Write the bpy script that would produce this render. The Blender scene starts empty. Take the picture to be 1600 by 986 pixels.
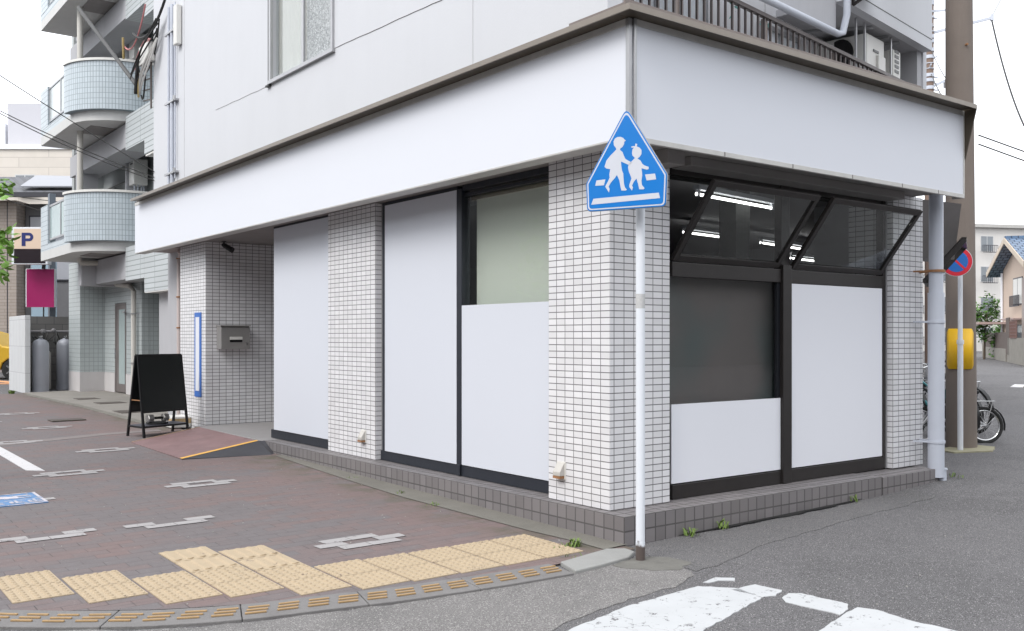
import bpy, bmesh, math, random
from mathutils import Vector, Matrix
R = math.radians
sc = bpy.context.scene
COL = sc.collection
# ------------------------------------------------------------------ camera, sky, sun
cam_d = bpy.data.cameras.new('camera'); cam = bpy.data.objects.new('camera', cam_d); COL.objects.link(cam)
cam.location = (-4.701, -4.861, 1.468)
cam.rotation_euler = (R(90), 0, R(52.622 - 90))
cam_d.lens = 33.75; cam_d.sensor_width = 36; cam_d.shift_y = 34.3/1600
cam_d.clip_end = 2000; cam_d.clip_start = .05
sc.camera = cam
SUN_DIR = Vector((-0.95, -0.16, 0.95)).normalized()
W = bpy.data.worlds.new('World'); sc.world = W; W.use_nodes = True
nt = W.node_tree; nt.nodes.clear()
sky = nt.nodes.new('ShaderNodeTexSky'); sky.sky_type = 'NISHITA'; sky.sun_disc = False
sky.sun_elevation = math.asin(SUN_DIR.z); sky.sun_rotation = math.atan2(SUN_DIR.x, SUN_DIR.y)
sky.dust_density = 3; sky.air_density = 1
hs = nt.nodes.new('ShaderNodeHueSaturation'); hs.inputs['Saturation'].default_value = .25
mx = nt.nodes.new('ShaderNodeMix'); mx.data_type = 'RGBA'; mx.inputs['Factor'].default_value = .72
mx.inputs[7].default_value = (12.4, 12.75, 13.3, 1)          # even layer of cloud over the sky
bg = nt.nodes.new('ShaderNodeBackground'); bg.inputs['Strength'].default_value = .142
wo = nt.nodes.new('ShaderNodeOutputWorld')
nt.links.new(sky.outputs[0], hs.inputs['Color']); nt.links.new(hs.outputs[0], mx.inputs[6])
nt.links.new(mx.outputs[2], bg.inputs[0]); nt.links.new(bg.outputs[0], wo.inputs[0])
sd = bpy.data.lights.new('sun', 'SUN'); sd.energy = 1.45; sd.angle = R(25); sd.color = (1, .97, .93)
so = bpy.data.objects.new('sun', sd); COL.objects.link(so)
so.rotation_euler = SUN_DIR.to_track_quat('Z', 'Y').to_euler()
sc.view_settings.view_transform = 'Standard'; sc.view_settings.look = 'None'
sc.view_settings.exposure = .34; sc.view_settings.gamma = 1
sc.render.resolution_x = 1024; sc.render.resolution_y = 631
rnd = random.Random(7)

# ------------------------------------------------------------------ helpers
ORG = {}
class M:
    def __init__(s): s.v = []; s.f = []; s.uv = None
    def add(s, vs, fs):
        n = len(s.v); s.v += [Vector(p) for p in vs]; s.f += [tuple(n+i for i in f) for f in fs]; return s
    def box(s, x0, x1, y0, y1, z0, z1):
        vs = [(x, y, z) for z in (z0, z1) for y in (y0, y1) for x in (x0, x1)]
        return s.add(vs, [(0,2,3,1),(4,5,7,6),(0,1,5,4),(2,6,7,3),(0,4,6,2),(1,3,7,5)])
    def obox(s, o, a, b, c):
        o, a, b, c = map(Vector, (o, a, b, c))
        vs = [o + a*i + b*j + c*k for k in (0,1) for j in (0,1) for i in (0,1)]
        return s.add(vs, [(0,2,3,1),(4,5,7,6),(0,1,5,4),(2,6,7,3),(0,4,6,2),(1,3,7,5)])
    def bar(s, p, q, w, h=None, up=(0,0,1)):      # square bar from p to q
        h = h or w; p, q = Vector(p), Vector(q); d = q-p; up = Vector(up)
        if abs(d.normalized().dot(up)) > .98: up = Vector((1,0,0))
        a = d.cross(up).normalized()*w; b = a.cross(d).normalized()*h
        return s.obox(p - a/2 - b/2, d, a, b)
    def tube(s, pts, r, n=10, cap=True):
        pts = [Vector(p) for p in pts]; rs = r if isinstance(r, (list, tuple)) else [r]*len(pts)
        m = len(s.v); prev = None
        for i, p in enumerate(pts):
            d = (pts[min(i+1, len(pts)-1)] - pts[max(i-1, 0)])
            d = d.normalized() if d.length > 1e-9 else Vector((0,0,1))
            if prev is None:
                a = d.cross(Vector((0,0,1)) if abs(d.z) < .9 else Vector((1,0,0))).normalized()
            else:
                a = (prev - d*prev.dot(d)).normalized()
            prev = a; b = d.cross(a)
            for k in range(n):
                t = 2*math.pi*k/n; s.v.append(p + (a*math.cos(t) + b*math.sin(t))*rs[i])
        for i in range(len(pts)-1):
            for k in range(n):
                k2 = (k+1) % n; s.f.append((m+i*n+k, m+i*n+k2, m+(i+1)*n+k2, m+(i+1)*n+k))
        if cap:
            s.f.append(tuple(m+k for k in range(n))[::-1]); s.f.append(tuple(m+(len(pts)-1)*n+k for k in range(n)))
        return s
    def prism(s, poly, ext):                         # 3D polygon extruded by ext
        ext = Vector(ext); n = len(poly); p = [Vector(q) for q in poly]
        s.add(p + [q+ext for q in p], [tuple(range(n)), tuple(range(2*n-1, n-1, -1))] + [(i, i+n, (i+1) % n + n, (i+1) % n) for i in range(n)])
        return s
    def lathe(s, c, prof, n=24, axis='z'):
        c = Vector(c); m = len(s.v)
        for r, h in prof:
            for k in range(n):
                t = 2*math.pi*k/n
                v = (r*math.cos(t), r*math.sin(t), h)
                if axis == 'x': v = (v[2], v[0], v[1])
                if axis == 'y': v = (v[0], v[2], v[1])
                s.v.append(c + Vector(v))
        for i in range(len(prof)-1):
            for k in range(n):
                k2 = (k+1) % n; s.f.append((m+i*n+k, m+i*n+k2, m+(i+1)*n+k2, m+(i+1)*n+k))
        s.f.append(tuple(m+k for k in range(n))[::-1]); s.f.append(tuple(m+(len(prof)-1)*n+k for k in range(n)))
        return s
    def sphere(s, c, r, sx=1, sy=1, sz=1, n=12):
        c = Vector(c)
        return s.lathe_s(c, r, sx, sy, sz, n)
    def lathe_s(s, c, r, sx, sy, sz, n):
        m = len(s.v); k2 = n//2
        for i in range(k2+1):
            ph = math.pi*i/k2
            for k in range(n):
                t = 2*math.pi*k/n
                s.v.append(c + Vector((sx*math.sin(ph)*math.cos(t), sy*math.sin(ph)*math.sin(t), -sz*math.cos(ph)))*r)
        for i in range(k2):
            for k in range(n):
                kk = (k+1) % n; s.f.append((m+i*n+k, m+i*n+kk, m+(i+1)*n+kk, m+(i+1)*n+k))
        return s
    def build(s, name, mat, parent=None, smooth=False, uvo=(0,0,0), bevel=0, clean=True):
        org = ORG.get(parent.name, Vector((0,0,0))) if parent else Vector((0,0,0))
        me = bpy.data.meshes.new(name)
        me.from_pydata([v - org for v in s.v], [], s.f)
        bm = bmesh.new(); bm.from_mesh(me)
        if clean:
            bmesh.ops.remove_doubles(bm, verts=bm.verts, dist=1e-5)
            bmesh.ops.recalc_face_normals(bm, faces=bm.faces)
        uvl = bm.loops.layers.uv.new('UVMap'); bm.normal_update()
        o = Vector(uvo)
        for f in bm.faces:
            n = f.normal; ax = max(range(3), key=lambda i: abs(n[i]))
            if ax < 2:
                hn = Vector((n.x, n.y, 0)).normalized(); tdir = Vector((-hn.y, hn.x, 0))
                if ax == 0 and tdir.y < 0: tdir = -tdir
                if ax == 1 and tdir.x < 0: tdir = -tdir
            for l in f.loops:
                p = l.vert.co + org - o
                l[uvl].uv = (p.x, p.y) if ax == 2 else (p.dot(tdir), p.z)
            f.smooth = smooth
        bm.to_mesh(me); bm.free()
        if smooth: me.set_sharp_from_angle(angle=R(42))
        ob = bpy.data.objects.new(name, me); COL.objects.link(ob)
        if mat: me.materials.append(mat)
        if parent: ob.parent = parent
        ORG[ob.name] = org.copy()
        if bevel:
            b = ob.modifiers.new('bevel', 'BEVEL'); b.width = bevel; b.segments = 2; b.limit_method = 'ANGLE'; b.angle_limit = R(40)
        return ob
def tag(o, label=None, cat=None, group=None, kind=None):
    if label: o['label'] = label
    if cat: o['category'] = cat
    if group: o['group'] = group
    if kind: o['kind'] = kind
    return o
def thing(name, label, cat, loc=(0,0,0), group=None):
    o = bpy.data.objects.new(name, None); COL.objects.link(o); o.location = loc
    o.empty_display_size = .2
    ORG[o.name] = Vector(loc); return tag(o, label, cat, group)
def struct(name, m, mat, **k): return tag(m.build(name, mat, **k), kind='structure')
def dup(root, loc, rotz=None, label=None):
    def cp(o, par):
        c = o.copy(); COL.objects.link(c); c.parent = par
        for ch in list(o.children): cp(ch, c)
        return c
    r = cp(root, None); r.location = loc
    if rotz is not None: r.rotation_euler = (0, 0, rotz)
    if label: r['label'] = label
    return r
def g(x, y):                                         # ground height
    z = 0.012*min(max(y, -4), 14)
    if x > 0: z += 0.012*min(x, 3.2) + 0.05*min(max(x-3.2, 0), 1.0) + 0.008*min(max(x-4.2, 0), 4)
    else: z += 0.006*max(x, -6)
    return z

# ------------------------------------------------------------------ materials
def newmat(name):
    m = bpy.data.materials.new(name); m.use_nodes = True; n = m.node_tree; n.nodes.clear()
    out = n.nodes.new('ShaderNodeOutputMaterial'); b = n.nodes.new('ShaderNodeBsdfPrincipled')
    n.links.new(b.outputs[0], out.inputs[0]); return m, n, b
def N(n, t, **k):
    nd = n.nodes.new(t)
    for a, v in k.items():
        if a.startswith('i_'): nd.inputs[a[2:].replace('_', ' ')].default_value = v
        else: setattr(nd, a, v)
    return nd
def coords(n, scale=(1,1,1), kind='Object'):
    tc = N(n, 'ShaderNodeTexCoord'); mp = N(n, 'ShaderNodeMapping'); mp.inputs['Scale'].default_value = scale
    n.links.new(tc.outputs[kind], mp.inputs[0]); return mp.outputs[0]
def noise(n, vec, scale, detail=4, rough=.55, dist=0):
    t = N(n, 'ShaderNodeTexNoise'); t.inputs['Scale'].default_value = scale; t.inputs['Detail'].default_value = detail
    t.inputs['Roughness'].default_value = rough; t.inputs['Distortion'].default_value = dist
    n.links.new(vec, t.inputs['Vector']); return t.outputs['Fac']
def ramp(n, fac, stops):
    r = N(n, 'ShaderNodeValToRGB'); e = r.color_ramp.elements
    while len(e) < len(stops): e.new(.5)
    for i, (p, c) in enumerate(stops):
        e[i].position = p; e[i].color = (c, c, c, 1) if isinstance(c, (int, float)) else (*c, 1)
    n.links.new(fac, r.inputs[0]); return r.outputs[0]
def mix(n, fac, a, b, mode='MIX'):
    m = N(n, 'ShaderNodeMix', data_type='RGBA', blend_type=mode)
    for sock, v in ((m.inputs[0], fac), (m.inputs[6], a), (m.inputs[7], b)):
        if isinstance(v, (int, float)): sock.default_value = v
        elif isinstance(v, tuple): sock.default_value = (*v, 1) if len(v) == 3 else v
        else: n.links.new(v, sock)
    return m.outputs[2]
def bump(n, b, h, strength=.3, dist=.01):
    bp = N(n, 'ShaderNodeBump'); bp.inputs['Strength'].default_value = strength; bp.inputs['Distance'].default_value = dist
    n.links.new(h, bp.inputs['Height']); n.links.new(bp.outputs[0], b.inputs['Normal'])
def dk(c, k): return tuple(x*k for x in c)
def pm(name, col, rough=.6, metal=0, var=.12, scale=5, bmp=0, bscale=60, streak=0, spec=.5, fine=0):
    m, n, b = newmat(name); v = coords(n)
    f = noise(n, v, scale, 5, .6)
    c = mix(n, f, dk(col, 1-var), dk(col, 1+var))
    if streak:
        v2 = coords(n, (3.1, 2.7, .22)); s = ramp(n, noise(n, v2, 1.6, 6, .62, .6), [(.42, 0), (.80, 1)])
        ms = N(n, 'ShaderNodeMath', operation='MULTIPLY'); ms.inputs[1].default_value = streak; n.links.new(s, ms.inputs[0])
        c = mix(n, ms.outputs[0], c, dk(col, .55))
    if fine:
        c = mix(n, ramp(n, noise(n, v, 240, 2, .6), [(.35, 0), (.65, 1)]), mix(n, fine, c, (0,0,0)), c)
    n.links.new(c, b.inputs['Base Color'])
    b.inputs['Metallic'].default_value = metal; b.inputs['Specular IOR Level'].default_value = spec
    r = N(n, 'ShaderNodeMapRange'); r.inputs['To Min'].default_value = max(0, rough-.08); r.inputs['To Max'].default_value = min(1, rough+.1)
    n.links.new(noise(n, v, scale*3, 3), r.inputs['Value']); n.links.new(r.outputs[0], b.inputs['Roughness'])
    if bmp: bump(n, b, noise(n, v, bscale, 4), bmp, .01)
    return m
def tile(name, c1, grout, pw, ph, mort, var=.06, rough=.3, off=0, bmp=.5, c2=None, dirt=.15, dirtcol=(.30,.28,.26)):
    m, n, b = newmat(name)
    tc = N(n, 'ShaderNodeTexCoord'); br = N(n, 'ShaderNodeTexBrick'); br.offset = off; br.squash = 1
    br.inputs['Scale'].default_value = 1; br.inputs['Brick Width'].default_value = pw; br.inputs['Row Height'].default_value = ph
    br.inputs['Mortar Size'].default_value = mort; br.inputs['Mortar Smooth'].default_value = .1
    br.inputs['Color1'].default_value = (*dk(c1, 1-var), 1); br.inputs['Color2'].default_value = (*(c2 or dk(c1, 1+var)), 1)
    br.inputs['Mortar'].default_value = (*grout, 1)
    n.links.new(tc.outputs['UV'], br.inputs['Vector'])
    v = coords(n, (1, 1, 1)); d = ramp(n, noise(n, v, 1.3, 6, .65), [(.4, 0), (.8, 1)])
    md = N(n, 'ShaderNodeMath', operation='MULTIPLY'); md.inputs[1].default_value = dirt; n.links.new(d, md.inputs[0])
    c = mix(n, md.outputs[0], br.outputs['Color'], dirtcol)
    n.links.new(c, b.inputs['Base Color'])
    rr = N(n, 'ShaderNodeMapRange'); rr.inputs['To Min'].default_value = rough; rr.inputs['To Max'].default_value = .85
    n.links.new(br.outputs['Fac'], rr.inputs['Value']); n.links.new(rr.outputs[0], b.inputs['Roughness'])
    inv = N(n, 'ShaderNodeMath', operation='SUBTRACT'); inv.inputs[0].default_value = 1; n.links.new(br.outputs['Fac'], inv.inputs[1])
    bump(n, b, inv.outputs[0], bmp, .003)
    return m
def glass(name, tint=(.8,.85,.85), refl=1.0, rough=.0):
    m = bpy.data.materials.new(name); m.use_nodes = True; n = m.node_tree; n.nodes.clear()
    out = N(n, 'ShaderNodeOutputMaterial'); t = N(n, 'ShaderNodeBsdfTransparent'); t.inputs[0].default_value = (*tint, 1)
    gl = N(n, 'ShaderNodeBsdfGlossy'); gl.inputs['Roughness'].default_value = rough; gl.inputs['Color'].default_value = (1,1,1,1)
    lw = N(n, 'ShaderNodeLayerWeight'); lw.inputs['Blend'].default_value = .5
    pw = N(n, 'ShaderNodeMath', operation='POWER'); pw.inputs[1].default_value = 5; n.links.new(lw.outputs['Facing'], pw.inputs[0])
    mu = N(n, 'ShaderNodeMath', operation='MULTIPLY_ADD'); mu.inputs[1].default_value = .9*refl; mu.inputs[2].default_value = .045*refl; n.links.new(pw.outputs[0], mu.inputs[0])
    v = coords(n); bp = N(n, 'ShaderNodeBump'); bp.inputs['Strength'].default_value = .012; bp.inputs['Distance'].default_value = .01
    n.links.new(noise(n, v, 2.5, 2), bp.inputs['Height']); n.links.new(bp.outputs[0], gl.inputs['Normal'])
    ms = N(n, 'ShaderNodeMixShader'); n.links.new(mu.outputs[0], ms.inputs[0]); n.links.new(t.outputs[0], ms.inputs[1]); n.links.new(gl.outputs[0], ms.inputs[2])
    n.links.new(ms.outputs[0], out.inputs[0]); return m
def emit(name, col, s):
    m = bpy.data.materials.new(name); m.use_nodes = True; n = m.node_tree; n.nodes.clear()
    o = N(n, 'ShaderNodeOutputMaterial'); e = N(n, 'ShaderNodeEmission'); e.inputs[0].default_value = (*col, 1); e.inputs[1].default_value = s
    n.links.new(e.outputs[0], o.inputs[0]); return m

WHITE_TILE = tile('white_tile', (.715,.71,.73), (.15,.15,.155), .1, .05, .0036, .065, .28, dirt=.14, dirtcol=(.45,.41,.37))
PLINTH_TILE = tile('grey_plinth_tile', (.185,.171,.175), (.085,.08,.08), .1035, .105, .0062, .12, .5, dirt=.4, dirtcol=(.21,.19,.18))
PALE_TILE = tile('pale_green_tile', (.42,.46,.465), (.29,.32,.325), .1, .1, .006, .04, .35, dirt=.12)
BALC_TILE = tile('balcony_tile', (.49,.55,.59), (.25,.30,.33), .056, .108, .005, .05, .3, dirt=.1)
LONG_TILE = tile('long_pale_tile', (.47,.50,.515), (.28,.31,.31), .9, .1, .010, .04, .4, dirt=.1)
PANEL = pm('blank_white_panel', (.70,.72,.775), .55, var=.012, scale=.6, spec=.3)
PANELL = pm('blank_panel_darkened', (.615,.64,.70), .55, var=.012, scale=.6, spec=.3)  # copy of the blank panel, darkened to offset light bounced off the ground
PANELR = pm('blank_panel_lightened', (.80,.81,.86), .5, var=.012, scale=.6, spec=.3)  # copy of the blank panel, lightened to make up for the dimmer side
WALL = pm('white_painted_wall', (.59,.60,.63), .75, var=.03, scale=1.2, bmp=.10, bscale=40, streak=.04)
GREYWALL = pm('light_grey_painted_wall', (.42,.42,.44), .8, var=.06, scale=2, bmp=.1, streak=.12)
DKBRONZE = pm('dark_bronze_metal', (.030,.026,.025), .38, .3, var=.2, scale=9)
BLACKFR = pm('near_black_frame', (.014,.016,.021), .4, .2, var=.2, scale=9)
NAVYFR = pm('dark_slate_frame', (.026,.030,.040), .42, .2, var=.2, scale=9)
ALU = pm('aluminium', (.42,.42,.43), .38, .7, var=.1)
STRIPW = pm('weathered_pale_trim', (.55,.54,.52), .5, .2, var=.18, scale=8, streak=.15)
OLIVE = pm('olive_brown_metal', (.088,.070,.050), .42, .5, var=.2, scale=6, streak=.25)
BROWN = pm('mauve_brown_metal', (.20,.165,.15), .45, .4, var=.12, scale=5, streak=.15)
RAIL = pm('brown_rail_metal', (.085,.070,.068), .42, .4, var=.12)
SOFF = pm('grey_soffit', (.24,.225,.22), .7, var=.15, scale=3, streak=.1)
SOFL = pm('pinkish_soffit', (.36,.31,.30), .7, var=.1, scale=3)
CONC = pm('concrete', (.245,.228,.205), .85, var=.28, scale=1.6, bmp=.4, bscale=70, fine=.15)
CONCD = pm('stained_concrete', (.180,.170,.148), .88, var=.28, scale=2.5, bmp=.5, bscale=70, fine=.2)
PVC = pm('grey_pvc_pipe', (.52,.55,.62), .4, var=.05, streak=.1)
PVCB = pm('beige_pvc_pipe', (.55,.53,.49), .45, var=.06, streak=.15)
RUST = pm('rust', (.30,.15,.07), .8, var=.3, scale=20)
STEEL = pm('brushed_steel', (.40,.39,.38), .36, .55, var=.10, scale=2.2)
BLACK = pm('black_paint', (.008,.008,.009), .35, var=.2)
BOARD = pm('black_board', (.010,.012,.012), .30, var=.3, scale=2)
WHITEP = pm('white_paint_metal', (.74,.76,.80), .35, var=.03, streak=.05)
APPL = pm('appliance_cream', (.68,.67,.64), .45, var=.04, streak=.08)
RUBBER = pm('rubber', (.018,.018,.018), .75, var=.2)
CHROME = pm('chrome', (.6,.6,.6), .2, 1, var=.05)
UPOLE = pm('utility_pole_concrete', (.195,.162,.140), .85, var=.14, scale=2.5, bmp=.25, streak=.3)
YELLOW = pm('yellow_plastic', (.86,.50,.012), .42, var=.06)
SIGNBLUE = pm('sign_blue', (.002,.175,.56), .32, var=.03, scale=2)
SIGNWHITE = pm('sign_white', (.58,.60,.66), .4, var=.03)
RED = pm('sign_red', (.55,.015,.035), .4, var=.05)
ROYAL = pm('sign_royal_blue', (.01,.12,.42), .4, var=.05)
LEAF = pm('leaf_green', (.09,.20,.035), .55, var=.45, scale=3)
LEAF2 = pm('weed_green', (.13,.20,.04), .6, var=.4, scale=20)
BARK = pm('bark', (.10,.075,.055), .9, var=.3, bmp=.5)
WIRE = pm('cable_black', (.02,.02,.02), .6, var=.1)
WIREW = pm('cable_white', (.55,.54,.52), .5, var=.1)
WIREP = pm('cable_pink', (.50,.20,.20), .5, var=.1)
WIREY = pm('cable_ochre', (.50,.38,.16), .6, var=.1)
GLASS = glass('window_glass', (.94,.96,.955), 1.0)
GLASSD = glass('tinted_glass', (.72,.72,.72), .85)
FROST = pm('frosted_glass', (.36,.43,.43), .18, var=.08, scale=2)
FROSTL = pm('pale_frosted_panel', (.62,.68,.68), .25, var=.05, scale=2)

# asphalt
def asphalt(name, base, speck, amount, sc_=90, patch=.18, crack=True):
    m, n, b = newmat(name); v = coords(n)
    big = noise(n, v, .7, 6, .6); c = mix(n, big, dk(base, 1-patch), dk(base, 1+patch))
    c = mix(n, ramp(n, noise(n, v, .45, 7, .68, 1.2), [(.50, 0), (.60, .5)]), c, dk(base, .62)); c = mix(n, ramp(n, noise(n, v, 3.5, 6, .75, .5), [(.58, 0), (.75, .4)]), c, dk(base, 1.7))
    c = mix(n, ramp(n, noise(n, v, 150, 3, .6), [(.40, 0), (.60, 1)]), mix(n, .34, c, (0,0,0)), mix(n, .09, c, (1,1,1)))
    vo = N(n, 'ShaderNodeTexVoronoi'); vo.inputs['Scale'].default_value = sc_; n.links.new(v, vo.inputs['Vector'])
    cs = N(n, 'ShaderNodeSeparateColor'); n.links.new(vo.outputs['Color'], cs.inputs[0])
    sel = ramp(n, cs.outputs[0], [(1-amount, 0), (min(1, 1-amount+.08), 1)])
    dd = ramp(n, vo.outputs['Distance'], [(.25, 1), (.42, 0)])
    c = mix(n, mix(n, 1.0, sel, dd, 'MULTIPLY'), c, speck)
    if crack:
        vc = N(n, 'ShaderNodeTexVoronoi', feature='DISTANCE_TO_EDGE'); vc.inputs['Scale'].default_value = .55
        wv = N(n, 'ShaderNodeVectorMath', operation='ADD'); nz = N(n, 'ShaderNodeTexNoise'); nz.inputs['Scale'].default_value = 2.5; nz.inputs['Detail'].default_value = 5
        n.links.new(v, nz.inputs['Vector']); sc2 = N(n, 'ShaderNodeVectorMath', operation='SCALE'); sc2.inputs['Scale'].default_value = .8
        n.links.new(nz.outputs['Color'], sc2.inputs[0]); n.links.new(v, wv.inputs[0]); n.links.new(sc2.outputs[0], wv.inputs[1]); n.links.new(wv.outputs[0], vc.inputs['Vector'])
        c = mix(n, mix(n, 1.0, ramp(n, vc.outputs['Distance'], [(.0, .28), (.006, 0)]), ramp(n, noise(n, v, .35, 2), [(.5, 0), (.6, 1)]), 'MULTIPLY'), c, dk(base, .35))
    n.links.new(c, b.inputs['Base Color']); b.inputs['Roughness'].default_value = .88; b.inputs['Specular IOR Level'].default_value = .3
    bump(n, b, noise(n, v, 130, 3, .7), .8, .006)
    return m
ASPH = asphalt('asphalt', (.104,.099,.103), (.40,.39,.39), .20, 105)
ASPHR = asphalt('worn_light_asphalt', (.185,.175,.17), (.37,.355,.34), .36, 80, .25, False)
ASPHD = asphalt('dark_patched_asphalt', (.112,.107,.109), (.34,.32,.31), .14, 90, .2, False)
def paving():
    m, n, b = newmat('brick_paving'); v = coords(n)
    nz = N(n, 'ShaderNodeTexNoise'); nz.inputs['Scale'].default_value = 3; nz.inputs['Detail'].default_value = 4; n.links.new(v, nz.inputs['Vector'])
    s2 = N(n, 'ShaderNodeVectorMath', operation='SCALE'); s2.inputs['Scale'].default_value = .022; n.links.new(nz.outputs['Color'], s2.inputs[0])
    wv = N(n, 'ShaderNodeVectorMath', operation='ADD'); n.links.new(v, wv.inputs[0]); n.links.new(s2.outputs[0], wv.inputs[1])
    br = N(n, 'ShaderNodeTexBrick'); br.offset = .5; br.inputs['Scale'].default_value = 1
    br.inputs['Brick Width'].default_value = .224; br.inputs['Row Height'].default_value = .1135
    br.inputs['Mortar Size'].default_value = .0032; br.inputs['Mortar Smooth'].default_value = .3
    br.inputs['Color1'].default_value = (0,0,0,1); br.inputs['Color2'].default_value = (1,1,1,1); br.inputs['Mortar'].default_value = (.5,.5,.5,1)
    n.links.new(wv.outputs[0], br.inputs['Vector'])
    grey = mix(n, noise(n, v, 6, 5, .7), (.132,.118,.121), (.186,.169,.171))
    red = mix(n, noise(n, v, 8, 5, .7), (.163,.115,.108), (.222,.160,.152))
    vs = coords(n, (.40, 1.3, 1))
    region = noise(n, vs, .9, 6, .66)
    pick = N(n, 'ShaderNodeMath', operation='MULTIPLY_ADD'); pick.inputs[1].default_value = .24
    sp = N(n, 'ShaderNodeSeparateColor'); n.links.new(br.outputs['Color'], sp.inputs[0]); n.links.new(sp.outputs[0], pick.inputs[0]); n.links.new(region, pick.inputs[2])
    # redder strip close to the shop front, where nobody drives
    sx = N(n, 'ShaderNodeSeparateXYZ'); n.links.new(v, sx.inputs[0])
    mr = N(n, 'ShaderNodeMapRange'); mr.inputs['From Min'].default_value = -1.9; mr.inputs['From Max'].default_value = -.5; mr.inputs['To Max'].default_value = .17
    n.links.new(sx.outputs[0], mr.inputs['Value']); ad = N(n, 'ShaderNodeMath', operation='ADD'); n.links.new(pick.outputs[0], ad.inputs[0]); n.links.new(mr.outputs[0], ad.inputs[1])
    c = mix(n, ramp(n, ad.outputs[0], [(.58, 0), (.80, .85)]), grey, red)
    c = mix(n, ramp(n, noise(n, v, 190, 2, .6), [(.3, .28), (.55, 0)]), c, (.05,.045,.045))
    c = mix(n, ramp(n, noise(n, v, 38, 5, .7), [(.60, 0), (.78, .5)]), c, (.36,.34,.33))
    joint = mix(n, 1.0, br.outputs['Fac'], ramp(n, noise(n, v, 5, 4), [(.35, .1), (.65, .75)]), 'MULTIPLY')
    c = mix(n, joint, c, (.052,.046,.044))
    row = coords(n, (.8, 9, 1)); c = mix(n, ramp(n, noise(n, row, 2.6, 6, .75), [(.56, 0), (.70, .55)]), c, (.075,.066,.064))
    mo = N(n, 'ShaderNodeMapRange'); mo.inputs['From Min'].default_value = -.75; mo.inputs['From Max'].default_value = -.25; n.links.new(sx.outputs[0], mo.inputs['Value'])
    c = mix(n, mix(n, 1.0, mo.outputs[0], ramp(n, noise(n, v, 4, 5, .7), [(.42, 0), (.62, .75)]), 'MULTIPLY'), c, (.085,.085,.055))
    n.links.new(c, b.inputs['Base Color']); b.inputs['Roughness'].default_value = .82; b.inputs['Specular IOR Level'].default_value = .3
    inv = N(n, 'ShaderNodeMath', operation='SUBTRACT'); inv.inputs[0].default_value = 1; n.links.new(br.outputs['Fac'], inv.inputs[1])
    h = mix(n, .35, inv.outputs[0], noise(n, v, 90, 4, .7)); bump(n, b, h, .6, .005)
    return m
PAVING = paving()
def worn(name, col, under, thr=.62, sc_=30):
    m, n, b = newmat(name); v = coords(n)
    vc = N(n, 'ShaderNodeTexVoronoi', feature='DISTANCE_TO_EDGE'); vc.inputs['Scale'].default_value = 5
    nz = N(n, 'ShaderNodeTexNoise'); nz.inputs['Scale'].default_value = 8; nz.inputs['Detail'].default_value = 5; n.links.new(v, nz.inputs['Vector'])
    s2 = N(n, 'ShaderNodeVectorMath', operation='SCALE'); s2.inputs['Scale'].default_value = .25; n.links.new(nz.outputs['Color'], s2.inputs[0])
    wv = N(n, 'ShaderNodeVectorMath', operation='ADD'); n.links.new(v, wv.inputs[0]); n.links.new(s2.outputs[0], wv.inputs[1]); n.links.new(wv.outputs[0], vc.inputs['Vector'])
    cr = mix(n, 1.0, ramp(n, vc.outputs['Distance'], [(.0, 1), (.015, 0)]), ramp(n, noise(n, v, 2.2, 3), [(.53, 0), (.61, 1)]), 'MULTIPLY')
    chips = ramp(n, noise(n, v, sc_, 5, .75), [(thr, 0), (thr+.03, 1)])
    f = mix(n, 1.0, cr, chips, 'LIGHTEN')
    base = mix(n, noise(n, v, 6, 5), dk(col, .90), dk(col, 1.06))
    n.links.new(mix(n, f, base, under), b.inputs['Base Color']); b.inputs['Roughness'].default_value = .75
    bump(n, b, noise(n, v, 90, 4, .7), .3, .003)
    return m
ROADWHITE = worn('road_marking_white', (.475,.485,.495), (.13,.125,.13), .605, 18)
PAVEWHITE = worn('white_paving_brick', (.345,.33,.33), (.17,.16,.16), .60, 12)
LINEWHITE = worn('thin_line_white', (.56,.55,.56), (.22,.2,.2), .62)
BLUEPAINT = worn('worn_blue_sheet', (.10,.22,.42), (.30,.30,.34), .56, 10)
ORANGEP = worn('orange_line', (.70,.34,.16), (.2,.18,.18), .62)
TACT = worn('tactile_yellow', (.415,.328,.222), (.23,.18,.135), .63, 12)
TACTB = pm('tactile_bar_yellow', (.36,.235,.115), .7, var=.25, scale=14)
KERB = pm('kerb_stone', (.195,.187,.184), .85, var=.26, scale=6, bmp=.4, fine=.2)

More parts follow.
